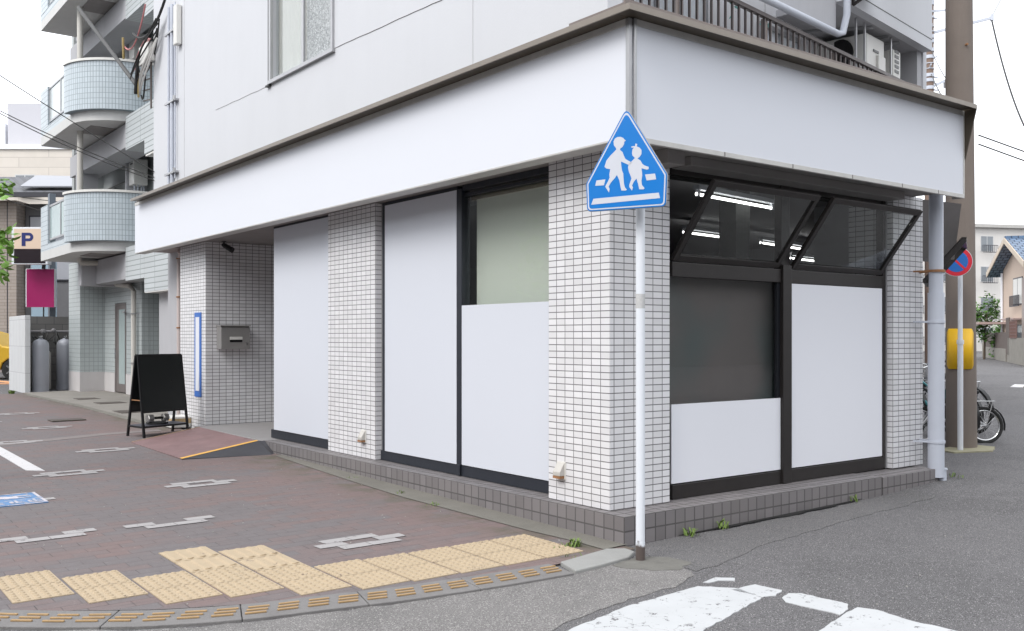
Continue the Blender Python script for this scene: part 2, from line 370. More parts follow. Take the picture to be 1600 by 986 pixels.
# ------------------------------------------------------------------ ground
def interp(t, x):
    for (x0, y0), (x1, y1) in zip(t, t[1:]):
        if x0 <= x <= x1: return y0 + (y1-y0)*(x-x0)/(x1-x0)
    return t[0][1] if x < t[0][0] else t[-1][1]
xs = [-400,-150,-60,-30,-16,-10,-7] + [-6+.25*i for i in range(25)] + [.4*i for i in range(1, 11)] + [4.2,4.6,5,6,7,8.2,9,12,18,30,60,150,400]
ys = [-400,-150,-60,-30,-16,-9,-6,-4] + [-3.5+.5*i for i in range(36)] + [16,20,30,60,150,400]
gm = M(); nx = len(xs)
for y in ys:
    for x in xs: gm.v.append(Vector((x, y, g(x, y))))
for j in range(len(ys)-1):
    for i in range(nx-1):
        a = j*nx+i; gm.f.append((a, a+1, a+nx+1, a+nx))
struct('road', gm, ASPH, smooth=True)
def sheet(poly, dz, step=.12, edge=0, seed=1):
    """flat patch that follows the ground: the outline is densified and the inside filled"""
    r = random.Random(seed); out = []
    for (a, b) in zip(poly, poly[1:]+poly[:1]):
        L = math.dist(a, b); k = max(1, int(L/step))
        for i in range(k):
            t = i/k; e = edge if i else 0
            out.append((a[0]+(b[0]-a[0])*t + r.uniform(-e, e), a[1]+(b[1]-a[1])*t + r.uniform(-e, e)))
    bm = bmesh.new(); f = bm.faces.new([bm.verts.new((x, y, 0)) for x, y in out])
    for c, n_ in (((0,0,0),(1,0,0)), ((3.2,0,0),(1,0,0)), ((4.2,0,0),(1,0,0)), ((8.2,0,0),(1,0,0)), ((0,14,0),(0,1,0))):
        bmesh.ops.bisect_plane(bm, geom=bm.verts[:]+bm.edges[:]+bm.faces[:], plane_co=c, plane_no=n_)
    bm.verts.index_update(); m = M()
    nv = len(bm.verts); top = [(v.co.x, v.co.y, g(v.co.x, v.co.y)+dz) for v in bm.verts]
    fs = [tuple(v.index for v in f.verts) for f in bm.faces] + [(e.verts[0].index, e.verts[1].index, e.verts[1].index+nv, e.verts[0].index+nv) for e in bm.edges if len(e.link_faces) == 1]
    m.add(top + [(x, y, z-.02) for x, y, z in top], fs); bm.free(); return m
KIN = [(-4.62,20),(-4.60,4),(-4.5,2.5),(-4.35,1.8),(-4.1,1.3),(-3.754,.916),(-3.482,.697),(-3.078,.422),(-2.823,.304),(-2.604,.214),(-2.254,.139),(-1.818,.026),(-1.414,-.048),(-1.056,-.091),(-.665,-.124),(-.235,-.055),(-.087,-.12)]
sw = M(); cols = []
sx = [-4.62,-4.55,-4.45,-4.3] + [-4.1+.1*i for i in range(42)]
for x in sx:
    x = min(x, -.0); y0 = interp(KIN, x)
    cols.append([(x, y0 + (19.6-y0)*(j/70)**1.3) for j in range(71)])
for c in cols:
    for (x, y) in c: sw.v.append(Vector((x, y, g(x, y)+.012)))
for i in range(len(cols)-1):
    for j in range(70):
        a = i*71+j; sw.f.append((a, a+71, a+72, a+1))
struct('sidewalk', sw, PAVING, smooth=True)
# concrete gutter strip along the plinth
ST = [(-.079,5.757),(-.151,4.748),(-.24,3.492),(-.27,2.497),(-.26,1.792),(-.25,1.287),(-.235,.781),(-.20,.293),(-.197,-.014)]
st = M(); P_ = [(x, y) for x, y in ST]; 
for i, (x, y) in enumerate(P_):
    st.v += [Vector((x + rnd.uniform(-.008,.008), y, g(x, y)+.017)), Vector((.02, y, g(0, y)+.022))]
for i in range(len(P_)-1): st.f.append((2*i, 2*i+1, 2*i+3, 2*i+2))
struct('gutter', st, CONCD)
ap = sheet([(-.12,9.9),(1.6,9.9),(1.6,19.7),(-.2,19.7),(-.16,14)], .024, .5)
struct('concrete_apron', ap, CONC)
struct('apron_edge', sheet([(-.24,9.95),(-.12,9.92),(-.20,19.0),(-.32,19.0)], .020, .5), CONCD)
struct('asphalt_patch', sheet([(-2.725,-.072),(-2.395,-.14),(-1.962,-.24),(-1.578,-.28),(-1.235,-.31),(-.85,-.335),(-.191,-.275),(-.029,-.537),(-.188,-.817),(-.431,-.909),(-1.009,-.967),(-1.459,-1.057),(-1.7,-1.193),(-2.7,-.85),(-3.6,-.1),(-3.9,.5),(-3.54,.36),(-3.24,.14),(-2.94,-.004)], .004, .07, .018), ASPHR)
struct('asphalt_patch', sheet([(.04,-.03),(.913,-.06),(2.134,-.08),(3.6,-.05),(3.5,-.35),(2.074,-.434),(.838,-.556),(.202,-.716),(-.10,-.753),(-.1,-.437)], .004, .1, .02, 3), ASPHD)
# kerb stones with inset bars
KO = [(-4.9,20),(-4.88,4),(-4.76,2.3),(-4.55,1.5),(-4.2,.95),(-3.811,.567),(-3.558,.352),(-3.247,.13),(-2.938,-.012),(-2.725,-.079),(-2.395,-.148),(-1.962,-.252),(-1.578,-.287),(-1.235,-.324),(-.85,-.341)]
pts_i = [(-.69,-.124)] + KIN[5:-2][::-1][0:]; 
def resample(pl, step):
    out = [pl[0]]; acc = 0
    for a, b in zip(pl, pl[1:]):
        L = math.dist(a, b); t = step-acc
        while t <= L: out.append((a[0]+(b[0]-a[0])*t/L, a[1]+(b[1]-a[1])*t/L)); t += step
        acc = (acc+L) % step
    return out
mid = [(-.77,-.232),(-1.15,-.205),(-1.50,-.165),(-1.89,-.11),(-2.32,-.005),(-2.66,.068),(-2.88,.146),(-3.16,.276),(-3.52,.525),(-3.80,.76),(-4.2,1.2),(-4.45,1.75),(-4.62,2.4),(-4.73,4.0),(-4.75,9.0)]
GP = .1665; seq = resample(mid, GP/2)
HW = .135
def fr(i):
    a = Vector(seq[max(i-1, 0)]); b = Vector(seq[min(i+1, len(seq)-1)]); t = (b-a).normalized(); return Vector(seq[i]), t, Vector((-t.y, t.x))
n_st = 8; k = 0
for s0 in range(0, len(seq)-n_st, n_st):
    m = M(); lo = []
    for i in range(s0, s0+n_st+1):
        p, t, nn = fr(i); e = (t*.003 if i == s0 else -t*.003 if i == s0+n_st else t*0)
        lo.append((p+nn*HW+e, p-nn*HW+e))
    vs = []
    for a, b in lo: vs += [(b.x,b.y,g(*b)-.06),(b.x,b.y,g(*b)+.020),(a.x,a.y,g(*a)+.017),(a.x,a.y,g(*a)-.06)]
    fs = [(0,1,2,3), tuple(4*(len(lo)-1)+q for q in (3,2,1,0))]
    for i in range(len(lo)-1):
        for q in range(4): fs.append((4*i+q, 4*i+4+q, 4*i+4+(q+1) % 4, 4*i+(q+1) % 4))
    m.add(vs, fs)
    ko = struct('kerb_stone', m, KERB, bevel=.004)
    if k < 11:
        bb = M()
        for q in range(1, n_st, 2):
            p, t, nn = fr(s0+q)
            for o_ in (-.052, 0, .052):
                c = p + nn*o_ + t*(o_*.28); a = c - t*.056; z = g(c.x, c.y)+.018
                bb.obox((a.x-nn.x*.008, a.y-nn.y*.008, z), (t.x*.112, t.y*.112, 0), (nn.x*.016, nn.y*.016, 0), (0,0,.009))
        struct('kerb_bars', bb, TACTB, bevel=.002)
    k += 1
m = M(); poly = [(-.686,-.120),(-.197,-.030),(-.085,-.101),(-.095,-.20),(-.233,-.29),(-.521,-.334),(-.76,-.353)]
m.prism([(x, y, g(x, y)-.05) for x, y in poly], (0,0,.076)); struct('kerb_end', m, pm('plain_kerb_concrete', (.30,.30,.29), .85, var=.14, scale=6, bmp=.3, fine=.12), bevel=.008)
struct('post_footing', sheet([(-.429,-.342),(-.25,-.30),(-.107,-.263),(.022,-.404),(.037,-.588),(-.169,-.677),(-.317,-.586),(-.40,-.46)], .0065, .05, .016, 5), pm('footing_concrete', (.165,.16,.145), .9, var=.4, scale=9, bmp=.4, fine=.2))
# tactile paving
def tact(x1, y1, bars=False):
    s_ = .318; x0 = x1-s_; y0 = y1-s_; m = M()
    H = lambda x, y: g(x, y)+.0175
    m.add([(x0,y0,H(x0,y0)),(x1,y0,H(x1,y0)),(x1,y1,H(x1,y1)),(x0,y1,H(x0,y1))] + [(x0,y0,H(x0,y0)-.03),(x1,y0,H(x1,y0)-.03),(x1,y1,H(x1,y1)-.03),(x0,y1,H(x0,y1)-.03)],
          [(0,1,2,3),(0,4,5,1),(1,5,6,2),(2,6,7,3),(3,7,4,0)])
    if bars:
        for i in range(4):
            cx = x0 + s_*(i+.5)/4; a, b = y0+.02, y1-.02; w = .021
            ring = lambda ww, dz: [(cx-ww, a+.01, H(cx, a)+dz), (cx, a, H(cx, a)+dz), (cx+ww, a+.01, H(cx, a)+dz), (cx+ww, b-.01, H(cx, b)+dz), (cx, b, H(cx, b)+dz), (cx-ww, b-.01, H(cx, b)+dz)]
            m.add(ring(w+.008, -.001) + ring(w-.004, .0085), [(0,1,7,6),(1,2,8,7),(2,3,9,8),(3,4,10,9),(4,5,11,10),(5,0,6,11),(6,7,8,9,10,11)])
    else:
        nn = 6
        for i in range(nn):
            for j in range(nn):
                cx = x0 + s_*(i+.5)/nn; cy = y0 + s_*(j+.5)/nn; z = H(cx, cy)
                m.add([(cx+.0195*math.cos(t*math.pi/4), cy+.0195*math.sin(t*math.pi/4), z-.001) for t in range(8)] + [(cx+.0115*math.cos(t*math.pi/4), cy+.0115*math.sin(t*math.pi/4), z+.0075) for t in range(8)],
                      [(t, (t+1) % 8, 8+(t+1) % 8, 8+t) for t in range(8)] + [tuple(range(8, 16))])
    struct('tactile_paving', m, TACT, clean=False)
CX = [-3.36,-3.024,-2.690,-2.356,-2.020,-1.682,-1.350,-1.015,-.680,-.345]
CT = [1.65,1.40,1.13,1.045,.845,.745,.715,.70,.69,.685]
for i, (x, t) in enumerate(zip(CX, CT)):
    tact(x, t); tact(x, t-.329)
    if i in (3, 4):
        tact(x, t+.329, True); tact(x, t+.658, True)
tact(-3.70, 1.95); tact(-3.70, 1.62)
# white bricks let into the paving as loop shapes, and painted marks
def brick_mark(x, y, rows='nmf', r0=.113):
    m = M(); w = lambda a, b, yy: m.add([(x+a, y+yy-.0565, g(x+a, y+yy)+.0165), (x+b, y+yy-.0565, g(x+b, y+yy)+.0165), (x+b, y+yy+.0565, g(x+b, y+yy)+.0165), (x+a, y+yy+.0565, g(x+a, y+yy)+.0165)], [(0,1,2,3)])
    if 'n' in rows: w(.125,.345,-r0); w(.35,.585,-r0)
    if 'm' in rows: w(0,.22,0); w(.46,.685,0)
    if 'f' in rows: w(.09,.30,r0); w(.305,.52,r0)
    struct('paving_mark', m, PAVEWHITE)
for a in [(-1.75,1.22),(-1.80,4.33),(-2.62,2.70,'nm'),(-2.66,5.78),(-1.87,7.46),(-3.45,4.32,'m'),(-2.62,8.95),(-1.88,10.62),(-1.80,13.3),(-.93,5.9,'f'),(-3.5,2.75,'nm'),(-3.4,7.4),(-2.6,12.0)]:
    if a[0] == -.93: continue
    brick_mark(*a)
struct('parking_line', sheet([(-2.505,8.7),(-2.64,8.7),(-2.64,6.24),(-2.49,6.08)], .018, .3), LINEWHITE)
struct('parking_line', sheet([(-2.505,14),(-2.64,14),(-2.64,9.4),(-2.505,9.4)], .018, .3), LINEWHITE)
bl = sheet([(-2.846,4.739),(-2.854,4.135),(-3.46,4.135),(-3.46,4.739)], .018, .3)
bs = tag(bl.build('pavement_notice', BLUEPAINT), 'worn blue notice sheet with faded white figures stuck on the brick sidewalk', 'ground sign')
m = M(); z = lambda x, y: g(x, y)+.021
def q4(x0, x1, y0, y1): m.add([(x0,y0,z(x0,y0)),(x1,y0,z(x1,y0)),(x1,y1,z(x1,y1)),(x0,y1,z(x0,y1))], [(0,1,2,3)])
q4(-3.46,-2.846,4.715,4.737); q4(-3.46,-2.85,4.137,4.158); q4(-2.875,-2.85,4.16,4.71)
for i in range(4):                                   # row of faded characters and a worn drawing above it
    x = -3.42 + i*.145
    q4(x, x+.10, 4.22, 4.24); q4(x+.01, x+.10, 4.29, 4.305); q4(x+.045, x+.065, 4.24, 4.37); q4(x, x+.03, 4.25, 4.33)
q4(-3.40,-3.02,4.50,4.57); q4(-3.30,-2.93,4.57,4.61); q4(-3.14,-2.92,4.47,4.50)
m.build('faded_print', worn('faded_white_print', (.55,.52,.55), (.2,.26,.38), .52, 16), bs)
CW = [[(-.361,-.997),(-.205,-1.166),(-.252,-1.379),(-.954,-1.568),(-1.106,-1.64),(-1.75,-1.28),(-1.501,-1.156),(-.978,-1.036)],
 [(-.271,-.958),(-.118,-.926),(-.035,-1.007),(-.085,-1.05),(-.165,-.985),(-.25,-.985)],
 [(-.26,-1.166),(-.052,-1.176),(-.027,-1.35),(-.155,-1.403),(-.235,-1.375)],
 [(-.158,-1.449),(-.053,-1.414),(.007,-1.459),(.032,-1.749),(-.053,-1.804),(-.181,-1.838),(-.182,-1.751),(-.214,-1.517)],
 [(-.139,-1.841),(.021,-1.815),(.062,-1.906),(.032,-2.11),(.056,-2.34),(.047,-2.508),(-.663,-1.973),(-.475,-1.927)],
 [(-.9,-2.1),(-.2,-2.5),(-.35,-3.1),(-1.1,-2.7)]]
for i, c in enumerate(CW): struct('crosswalk_marking', sheet(c, .0045, .035, .006, 10+i), ROADWHITE)
struct('road_line', sheet([(20.3,6.6),(21.6,7.1),(21.5,7.35),(20.2,6.85)], .012, 1), LINEWHITE)
struct('road_line', sheet([(44,20.0),(50,23.0),(49.7,23.3),(43.8,20.2)], .012, 1), LINEWHITE)
struct('parking_line', sheet([(.2,27.6),(.4,27.6),(1.1,22.8),(.85,22.8)], .02, 1), ORANGEP)
struct('parking_line', sheet([(-.8,25.2),(.6,24.6),(.6,24.9),(-.8,25.5)], .022, 1), ORANGEP)
# plain repair strip and pit covers in the sidewalk and apron
struct('pavement_repair', sheet([(-4,8.1),(-1.0,9.15),(-.3,9.2),(-.3,9.42),(-1.1,9.38),(-4,8.4)], .0150, .4), pm('repair_brown', (.19,.165,.16), .85, var=.15, scale=6, bmp=.2))
for (x, y, w, d, l_) in [(-1.05,11.6,.5,.35,'rusty iron pit cover set in the brick sidewalk in front of the apron'),(.38,16.3,.42,.5,'rusty iron pit cover in the apron, farther one near the apartment door'),(.42,14.7,.5,.5,'rusty iron pit cover in the middle of the concrete apron'),(.15,12.5,.4,.6,'pit cover in the apron nearest to the sandwich board')]:
    m = M(); m.box(x-w/2, x+w/2, y-d/2, y+d/2, g(x,y)+.01, g(x,y)+.031)
    tag(m.build('pit_cover', pm('cast_iron', (.10,.085,.075), .7, .4, var=.35, scale=14), bevel=.004), l_, 'pit cover', 'iron pit covers')

# ------------------------------------------------------------------ corner building
B = thing('corner_shop_building', 'white corner shop building with blank fascia boards, tiled pillars and a brown balcony railing', 'building')
pl = M(); 
pl.prism([(x, y, -.12) for x, y in [(0,0),(3.22,0),(3.22,.60),(.42,.60),(.42,6.30),(0,6.30)]], (0,0,.33)); pl.box(3.235,4.2,0,.60,-.12,.203)
PL = pl.build('plinth', PLINTH_TILE, B, uvo=(0,0,.21), bevel=.004)
m = M(); m.box(.0,1.75,6.302,8.74,-.1,.207); m.box(.2,1.75,8.7,9.8,-.1,.20); m.build('porch_floor', pm('porch_concrete', (.27,.26,.26), .7, var=.1, scale=3), B, bevel=.006)
# dark gap where the road has sunk away from the plinth
m = M(); gp = []; r = random.Random(4)
for i in range(31):
    t = i/30; x = .55 + 2.35*t; w = (.004+.052*math.sin(math.pi*t)**.8)*(1+r.uniform(-.35,.35)); gp.append((x, w))
m.add([(x, -.002, g(x,0)+.010) for x, w in gp] + [(x, -.004-w, g(x,0)+.010) for x, w in gp], [(i, i+31, i+32, i+1) for i in range(30)])
struct('plinth_gap', m, pm('gap_dark', (.006,.006,.006), .95))
Z1 = 2.845
def pillar(x0,x1,y0,y1,z0,z1,uvo):
    m = M(); m.box(x0,x1,y0,y1,z0,z1); return m.build('pillar', WHITE_TILE, B, uvo=uvo, bevel=.005)
pillar(.077,0.702,.228,.924,.212,Z1,(.077-.058,.228-.002,.212))
pillar(.155,.60,3.80,4.865,.212,Z1,(.155,3.80,.212))
pillar(.17,1.75,8.755,9.86,.05,Z1,(.17,8.755,.212))
pillar(3.765,4.30,.222,.70,.212,Z1,(3.765,.222,.212))
m = M(); m.box(1.75,1.95,4.9,8.755,.1,Z1); m.build('porch_wall', WHITE_TILE, B, uvo=(0,0,.212))
# ground floor body, dark shop interior shell
m = M()
m.box(.62,.80,.93,3.8,2.78,Z1); fp = [(4.28,.65),(4.30,1.25),(7.76,2.30),(7.76,11.0),(1.96,11.0),(1.96,10.9),(7.6,10.9),(7.6,2.42),(4.16,1.38),(4.12,.65)]
m.prism([(x, y, .0) for x, y in fp], (0,0,3.5)); m.build('rear_wall', WALL, B)
m = M(); m.box(.35,1.95,9.9,11.0,0,3.49); m.build('end_wall', GREYWALL, B)
INT = pm('interior_grey', (.22,.22,.23), .85, var=.1, scale=1)
inn = [(.45,.60),(4.10,.65),(4.14,1.40),(7.58,2.44),(7.58,10.88),(.45,10.88)]; m = M(); m.prism([(x, y, .15) for x, y in inn], (0,0,.054)); m.build('shop_floor', INT, B)
m = M(); m.prism([(x, y, 2.865) for x, y in [(.30,.36),(4.10,.36),(4.14,1.40),(7.58,2.44),(7.58,10.88),(.30,10.88)]], (0,0,.06)); m.build('shop_ceiling', pm('interior_ceiling', (.42,.42,.44), .85, var=.08, scale=1), B)
for q in ((5.2,5.6,4.9,5.3),(2.35,2.55,.95,1.15)):
    m = M(); m.box(*q,.2,2.86); m.build('interior_post', bpy.data.materials.get('interior_post_dark') or pm('interior_post_dark', (.07,.072,.07), .8), B)
m = M(); m.box(.80,3.765,.36,.42,2.72,2.86); m.build('window_lintel', pm('lintel_dark', (.012,.011,.011), .8), B)
# canopy: fascia boards, soffit, top tray, end flashing
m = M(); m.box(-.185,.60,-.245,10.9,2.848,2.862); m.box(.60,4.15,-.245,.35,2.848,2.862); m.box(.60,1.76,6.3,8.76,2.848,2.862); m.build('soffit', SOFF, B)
m = M(); m.box(.44,.62,.0,.36,2.74,2.846); m.box(.8,3.765,.10,.30,2.775,2.846); m.build('window_head_trim', pm('head_trim_grey', (.26,.245,.24), .6, var=.12, scale=4), B, bevel=.004)
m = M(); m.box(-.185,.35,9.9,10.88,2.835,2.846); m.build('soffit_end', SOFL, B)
m = M(); m.box(-.178,.15,-.238,10.89,2.863,3.60); m.box(.15,4.14,-.238,.33,2.863,3.60); m.box(.35,4.14,.33,1.3,3.5,3.60)
dk_ = [(.3,.4),(4.14,.4),(4.35,1.2),(7.76,2.15),(7.76,11.0),(.3,11.0)]
m.prism([(x, y, 3.50) for x, y in dk_], (0,0,.095)); m.build('canopy_body', pm('canopy_deck', (.42,.41,.40), .8, var=.1, scale=2), B)
m = M(); m.box(-.2,-.18,-.235,10.9,2.812,3.553); m.build('fascia_panel', PANEL, B)
m = M(); m.box(-.170,4.156,-.26,-.24,2.815,3.553); m.build('fascia_panel', PANEL, B)
m = M(); m.box(-.206,-.178,-.225,10.9,3.554,3.60); m.box(-.155,4.16,-.264,-.238,3.555,3.60)
m.box(-.204,-.18,-.235,10.9,2.800,2.811); m.box(-.204,-.05,-.225,10.88,2.796,2.80)
m.box(-.160,4.16,-.267,-.238,2.778,2.813); m.box(4.157,4.172,-.267,-.15,2.778,3.6)
m.build('fascia_frame', STRIPW, B, bevel=.002)
m = M(); m.box(-.208,-.176,-.262,-.227,2.79,3.598); m.box(-.170,-.145,-.275,-.262,2.79,3.598); m.build('fascia_corner_post', ALU, B, bevel=.004)
CLIP = pm('clip_dark', (.10,.09,.09), .6)
for yy in (1.6,3.1,4.6,6.1,7.6,9.1): m = M(); m.box(-.12,-.06,yy,yy+.05,2.83,2.8485); m.build('soffit_clip', CLIP, B)
for xx_ in (.75,1.55,2.35,3.1,3.7):
    m = M(); m.box(xx_,xx_+.05,-.17,-.12,2.83,2.8485); m.build('soffit_clip', CLIP, B)
    m = M(); m.box(xx_-.003,xx_+.003,-.269,-.262,2.780,2.812); m.build('trim_joint', CLIP, B)
m = M(); m.box(-.33,-.20,-.25,10.66,3.601,3.620); m.box(-.33,4.14,-.39,-.25,3.601,3.620)
m.box(-.20,.149,-.25,10.9,3.605,3.618)
m.build('canopy_tray', OLIVE, B, bevel=.003)
m = M(); m.box(-.338,-.330,-.398,10.66,3.590,3.632); m.box(-.330,4.145,-.398,-.390,3.590,3.632); m.build('canopy_lip', pm('lip_metal', (.24,.21,.18), .4, .5, var=.15), B, bevel=.002)
m = M(); m.prism([(4.145,-.392,3.63),(4.145,-.392,3.60),(4.175,-.262,3.12),(4.175,-.252,3.12),(4.175,-.2,3.63)], (.012,0,0))
m.prism([(4.175,-.26,3.60),(4.33,-.20,3.62),(4.19,-.20,3.05),(4.175,-.26,3.05)], (0,.02,0)); m.build('end_flashing', OLIVE, B)
m = M(); m.box(-.235,3.45,-.25,-.235,3.621,3.722); m.box(-.235,-.22,-.235,.32,3.621,3.70); m.box(3.452,4.1,-.20,-.185,3.621,3.70); m.build('parapet_band', BROWN, B, bevel=.003)
# upper floors, shop-front side
m = M(); 
# wall pieces round the window opening Y 4.72-6.40, Z 4.65-6.6
m.box(.15,.30,.33,4.72,3.621,12); m.box(.15,.30,6.40,11.1,3.621,12); m.box(.15,.30,4.72,6.40,3.621,4.65); m.box(.15,.30,4.72,6.40,6.6,12)
m.box(.3,9,10.95,11.1,3.62,12); m.build('upper_wall', WALL, B)
for q in ((9.606,9.612),(2.052,2.056)):
    m = M(); m.box(.147,.16,*q,3.63,12); m.build('wall_joint', bpy.data.materials.get('joint_grey') or pm('joint_grey', (.45,.45,.46), .8), B)
m = M(); r = random.Random(9); pts = []
for a, b, k in (((8.306,4.644),(6.42,4.60),9), ((4.74,4.645),(2.556,4.575),14), ((2.556,4.575),(.4,4.60),10)):
    pts = [(.148, a[0]+(b[0]-a[0])*i/k, a[1]+(b[1]-a[1])*i/k + r.uniform(-.004,.004)) for i in range(k+1)]
    m = M(); m.tube(pts, .0034 if a[0] < 8 else .0022, 4); m.build('wall_crack', bpy.data.materials.get('crack_dark') or pm('crack_dark', (.12,.11,.11), .9), B)
w = M(); w.box(.12,.16,4.70,4.74,4.62,6.6); w.box(.12,.16,6.37,6.42,4.60,6.6); w.box(.11,.17,4.68,6.44,4.60,4.645); w.box(.13,.17,4.72,6.40,6.56,6.6)
w.box(.15,.18,5.49,5.545,4.645,6.58)
wf = w.build('window', ALU, B, bevel=.003)
m = M(); m.box(.20,.206,5.54,6.37,4.645,6.56); m.build('pane', GLASS, wf)
m = M(); m.box(.19,.196,4.74,5.49,4.645,6.56)
fm, fn, fb = newmat('patterned_frosted_glass'); v = coords(fn)
fn.links.new(mix(fn, ramp(fn, noise(fn, v, 30, 6, .8), [(.4,0),(.6,1)]), (.30,.32,.33), (.62,.65,.66)), fb.inputs['Base Color']); fb.inputs['Roughness'].default_value = .15; bump(fn, fb, noise(fn, v, 45, 4, .7), 1, .02)
m.build('pane', fm, wf)
m = M()
for i in range(46):
    y0 = 5.50+i*.02; m.obox((.25+.004*math.sin(i*1.1), y0, 4.6), (.004*(math.sin((i+1)*1.1)-math.sin(i*1.1)), .02, 0), (0,0,2.1), (.004,0,0))
m.build('curtain', pm('beige_curtain', (.46,.44,.415), .9, var=.06), wf, smooth=True)
m = M(); m.box(.42,.45,4.2,6.9,4.3,7); m.build('room_backing', INT, wf)
m = M(); m.box(.145,.149,6.44,6.50,4.62,6.6); m.box(.11,.15,6.40,6.5,4.58,4.60); m.build('sill_end', pm('sill_black', (.05,.05,.05), .6), wf)
# balcony over the canopy, turned nine degrees from the shop front
p0 = Vector((1.240,1.1595,0)); ca, sa = math.cos(R(9)), math.sin(R(9)); U = Vector((ca,sa,0)); V = Vector((-sa,ca,0))
def Q(s, t, z): return p0 + U*s + V*t + Vector((0,0,z))
def qbox(m, s0,s1,t0,t1,z0,z1): return m.obox(Q(s0,t0,z0), U*(s1-s0), V*(t1-t0), (0,0,z1-z0))
rl = M(); qbox(rl,-.95,6.58,-.025,.025,4.81,4.855); qbox(rl,-.95,6.58,-.012,.012,3.74,3.77)
RL = rl.build('railing', RAIL, B, bevel=.004)
i = 0; s = -.93; bal = None
while s < 6.5:
    if bal is None:
        bm_ = M(); qbox(bm_, s, s+.020, -.011, .011, 3.76, 4.815); bal = bm_.build('baluster', RAIL, RL)
    else:
        c = bal.copy(); COL.objects.link(c); c.parent = RL; c.location = U*(s+.93)
    s += .128
for s in (.66, 2.30, 3.95, 5.6):
    m = M(); qbox(m, s, s+.07, .012, .05, 3.6, 4.815); m.build('rail_post', BROWN, RL)
m = M(); qbox(m,-.9,5.37,.72,.84,3.55,7.5); qbox(m,5.25,5.37,.84,2.2,3.55,6.6); qbox(m,5.37,6.6,2.2,2.32,3.55,6.6)
m.build('balcony_wall', pm('balcony_pale_wall', (.74,.74,.76), .8, var=.05, scale=2, streak=.1), B)
m = M(); qbox(m,3.87,6.6,-.02,2.3,5.37,5.45); qbox(m,-.9,3.85,-.05,.03,5.0,5.75); qbox(m,6.44,6.6,.0,2.3,3.6,5.37); m.build('balcony_soffit', GREYWALL, B)
m = M(); qbox(m,3.87,6.6,-.14,-.02,5.37,8.4); qbox(m,6.6,6.72,-.02,2.4,3.6,8.4); m.build('balcony_parapet', WALL, B)
m = M(); qbox(m,3.87,6.6,-.143,-.139,5.515,5.525); m.build('parapet_groove', pm('groove_dark', (.13,.13,.13), .9), B)
m = M(); m.obox((.3,.34,3.6),(.06,0,0),(0,1.9,0),(0,0,3)); m.build('balcony_side_wall', GREYWALL, B)
def slide(s0, s1, z0, z1, n):
    f = M(); qbox(f,s0,s1,.66,.72,z0-.05,z0); qbox(f,s0,s1,.66,.72,z1,z1+.05); qbox(f,s0-.05,s0,.66,.72,z0-.05,z1+.05); qbox(f,s1,s1+.05,.66,.72,z0-.05,z1+.05)
    for i in range(1, n):
        c = s0+(s1-s0)*i/n; qbox(f,c-.02,c+.02,.67,.715,z0,z1)
    f = f.build('balcony_window', ALU, B)
    m = M(); qbox(m,s0,s1,.694,.70,z0,z1); m.build('pane', pm('curtained_glass', (.80,.84,.88), .3, var=.12, scale=2), f)
slide(-.5, 2.2, 3.75, 5.2, 3); slide(3.45, 4.35, 4.15, 5.15, 2)
m = M(); m.tube([Q(1.0,-.10,4.93),Q(3.8,-.10,4.97),Q(3.9,-.11,5.0),Q(3.9,-.16,5.2),Q(3.9,-.18,7.2)], .04, 10); m.build('balcony_downpipe', PVC, B, smooth=True)
# door-side awning windows
def frame(m, x0,x1,z0,z1,w,y0,y1):
    m.box(x0,x0+w,y0,y1,z0,z1); m.box(x1-w,x1,y0,y1,z0,z1); m.box(x0+w,x1-w,y0,y1,z0,z0+w); m.box(x0+w,x1-w,y0,y1,z1-w,z1)
w = M(); w.box(.792,3.735,.285,.36,.212,.325); w.box(2.142,2.262,.265,.36,.212,2.09); w.box(2.142,2.262,.285,.36,2.09,2.80); w.box(3.70,3.74,.285,.36,.325,2.80)
w.box(.79,2.142,.285,.36,1.94,2.055); w.box(2.262,3.70,.285,.36,1.94,2.055); w.box(.79,3.74,.30,.36,2.735,2.80)
W1 = w.build('shop_window', DKBRONZE, B, bevel=.004)
m = M(); m.box(3.742,3.762,.28,.30,.212,2.8); m.build('pale_seal', ALU, W1)
m = M(); m.box(.79,2.14,.325,.331,.325,1.94); m.build('pane', GLASSD, W1)
m = M(); m.box(2.10,2.14,.30,.326,.95,1.94); m.build('inner_stile', BLACKFR, W1)
m = M(); m.box(.70,2.25,.42,.43,.25,1.96)
dm, dn, db = newmat('painted_reflection'); v = coords(dn)
dn.links.new(mix(dn, ramp(dn, noise(dn, v, .75, 2), [(.38, 0), (.62, 1)]), (.42,.385,.37), (.22,.37,.37)), db.inputs['Base Color']); db.inputs['Roughness'].default_value = .5  # added screen; its grey and teal blotches imitate soft reflections in the pane
m.build('reflection_screen', dm, W1)
m = M(); m.box(.79,2.138,.292,.302,.334,.948); m.build('blank_panel', PANELR, W1)
m = M(); m.box(2.268,3.694,.292,.302,.334,1.936); m.build('blank_panel', PANELR, W1)
m = M(); m.box(2.262,3.70,.325,.331,.325,1.94); m.build('dark_backing', BLACK, W1)
tl = Vector((0,-.425,.565)); th = math.atan2(.425,.565)
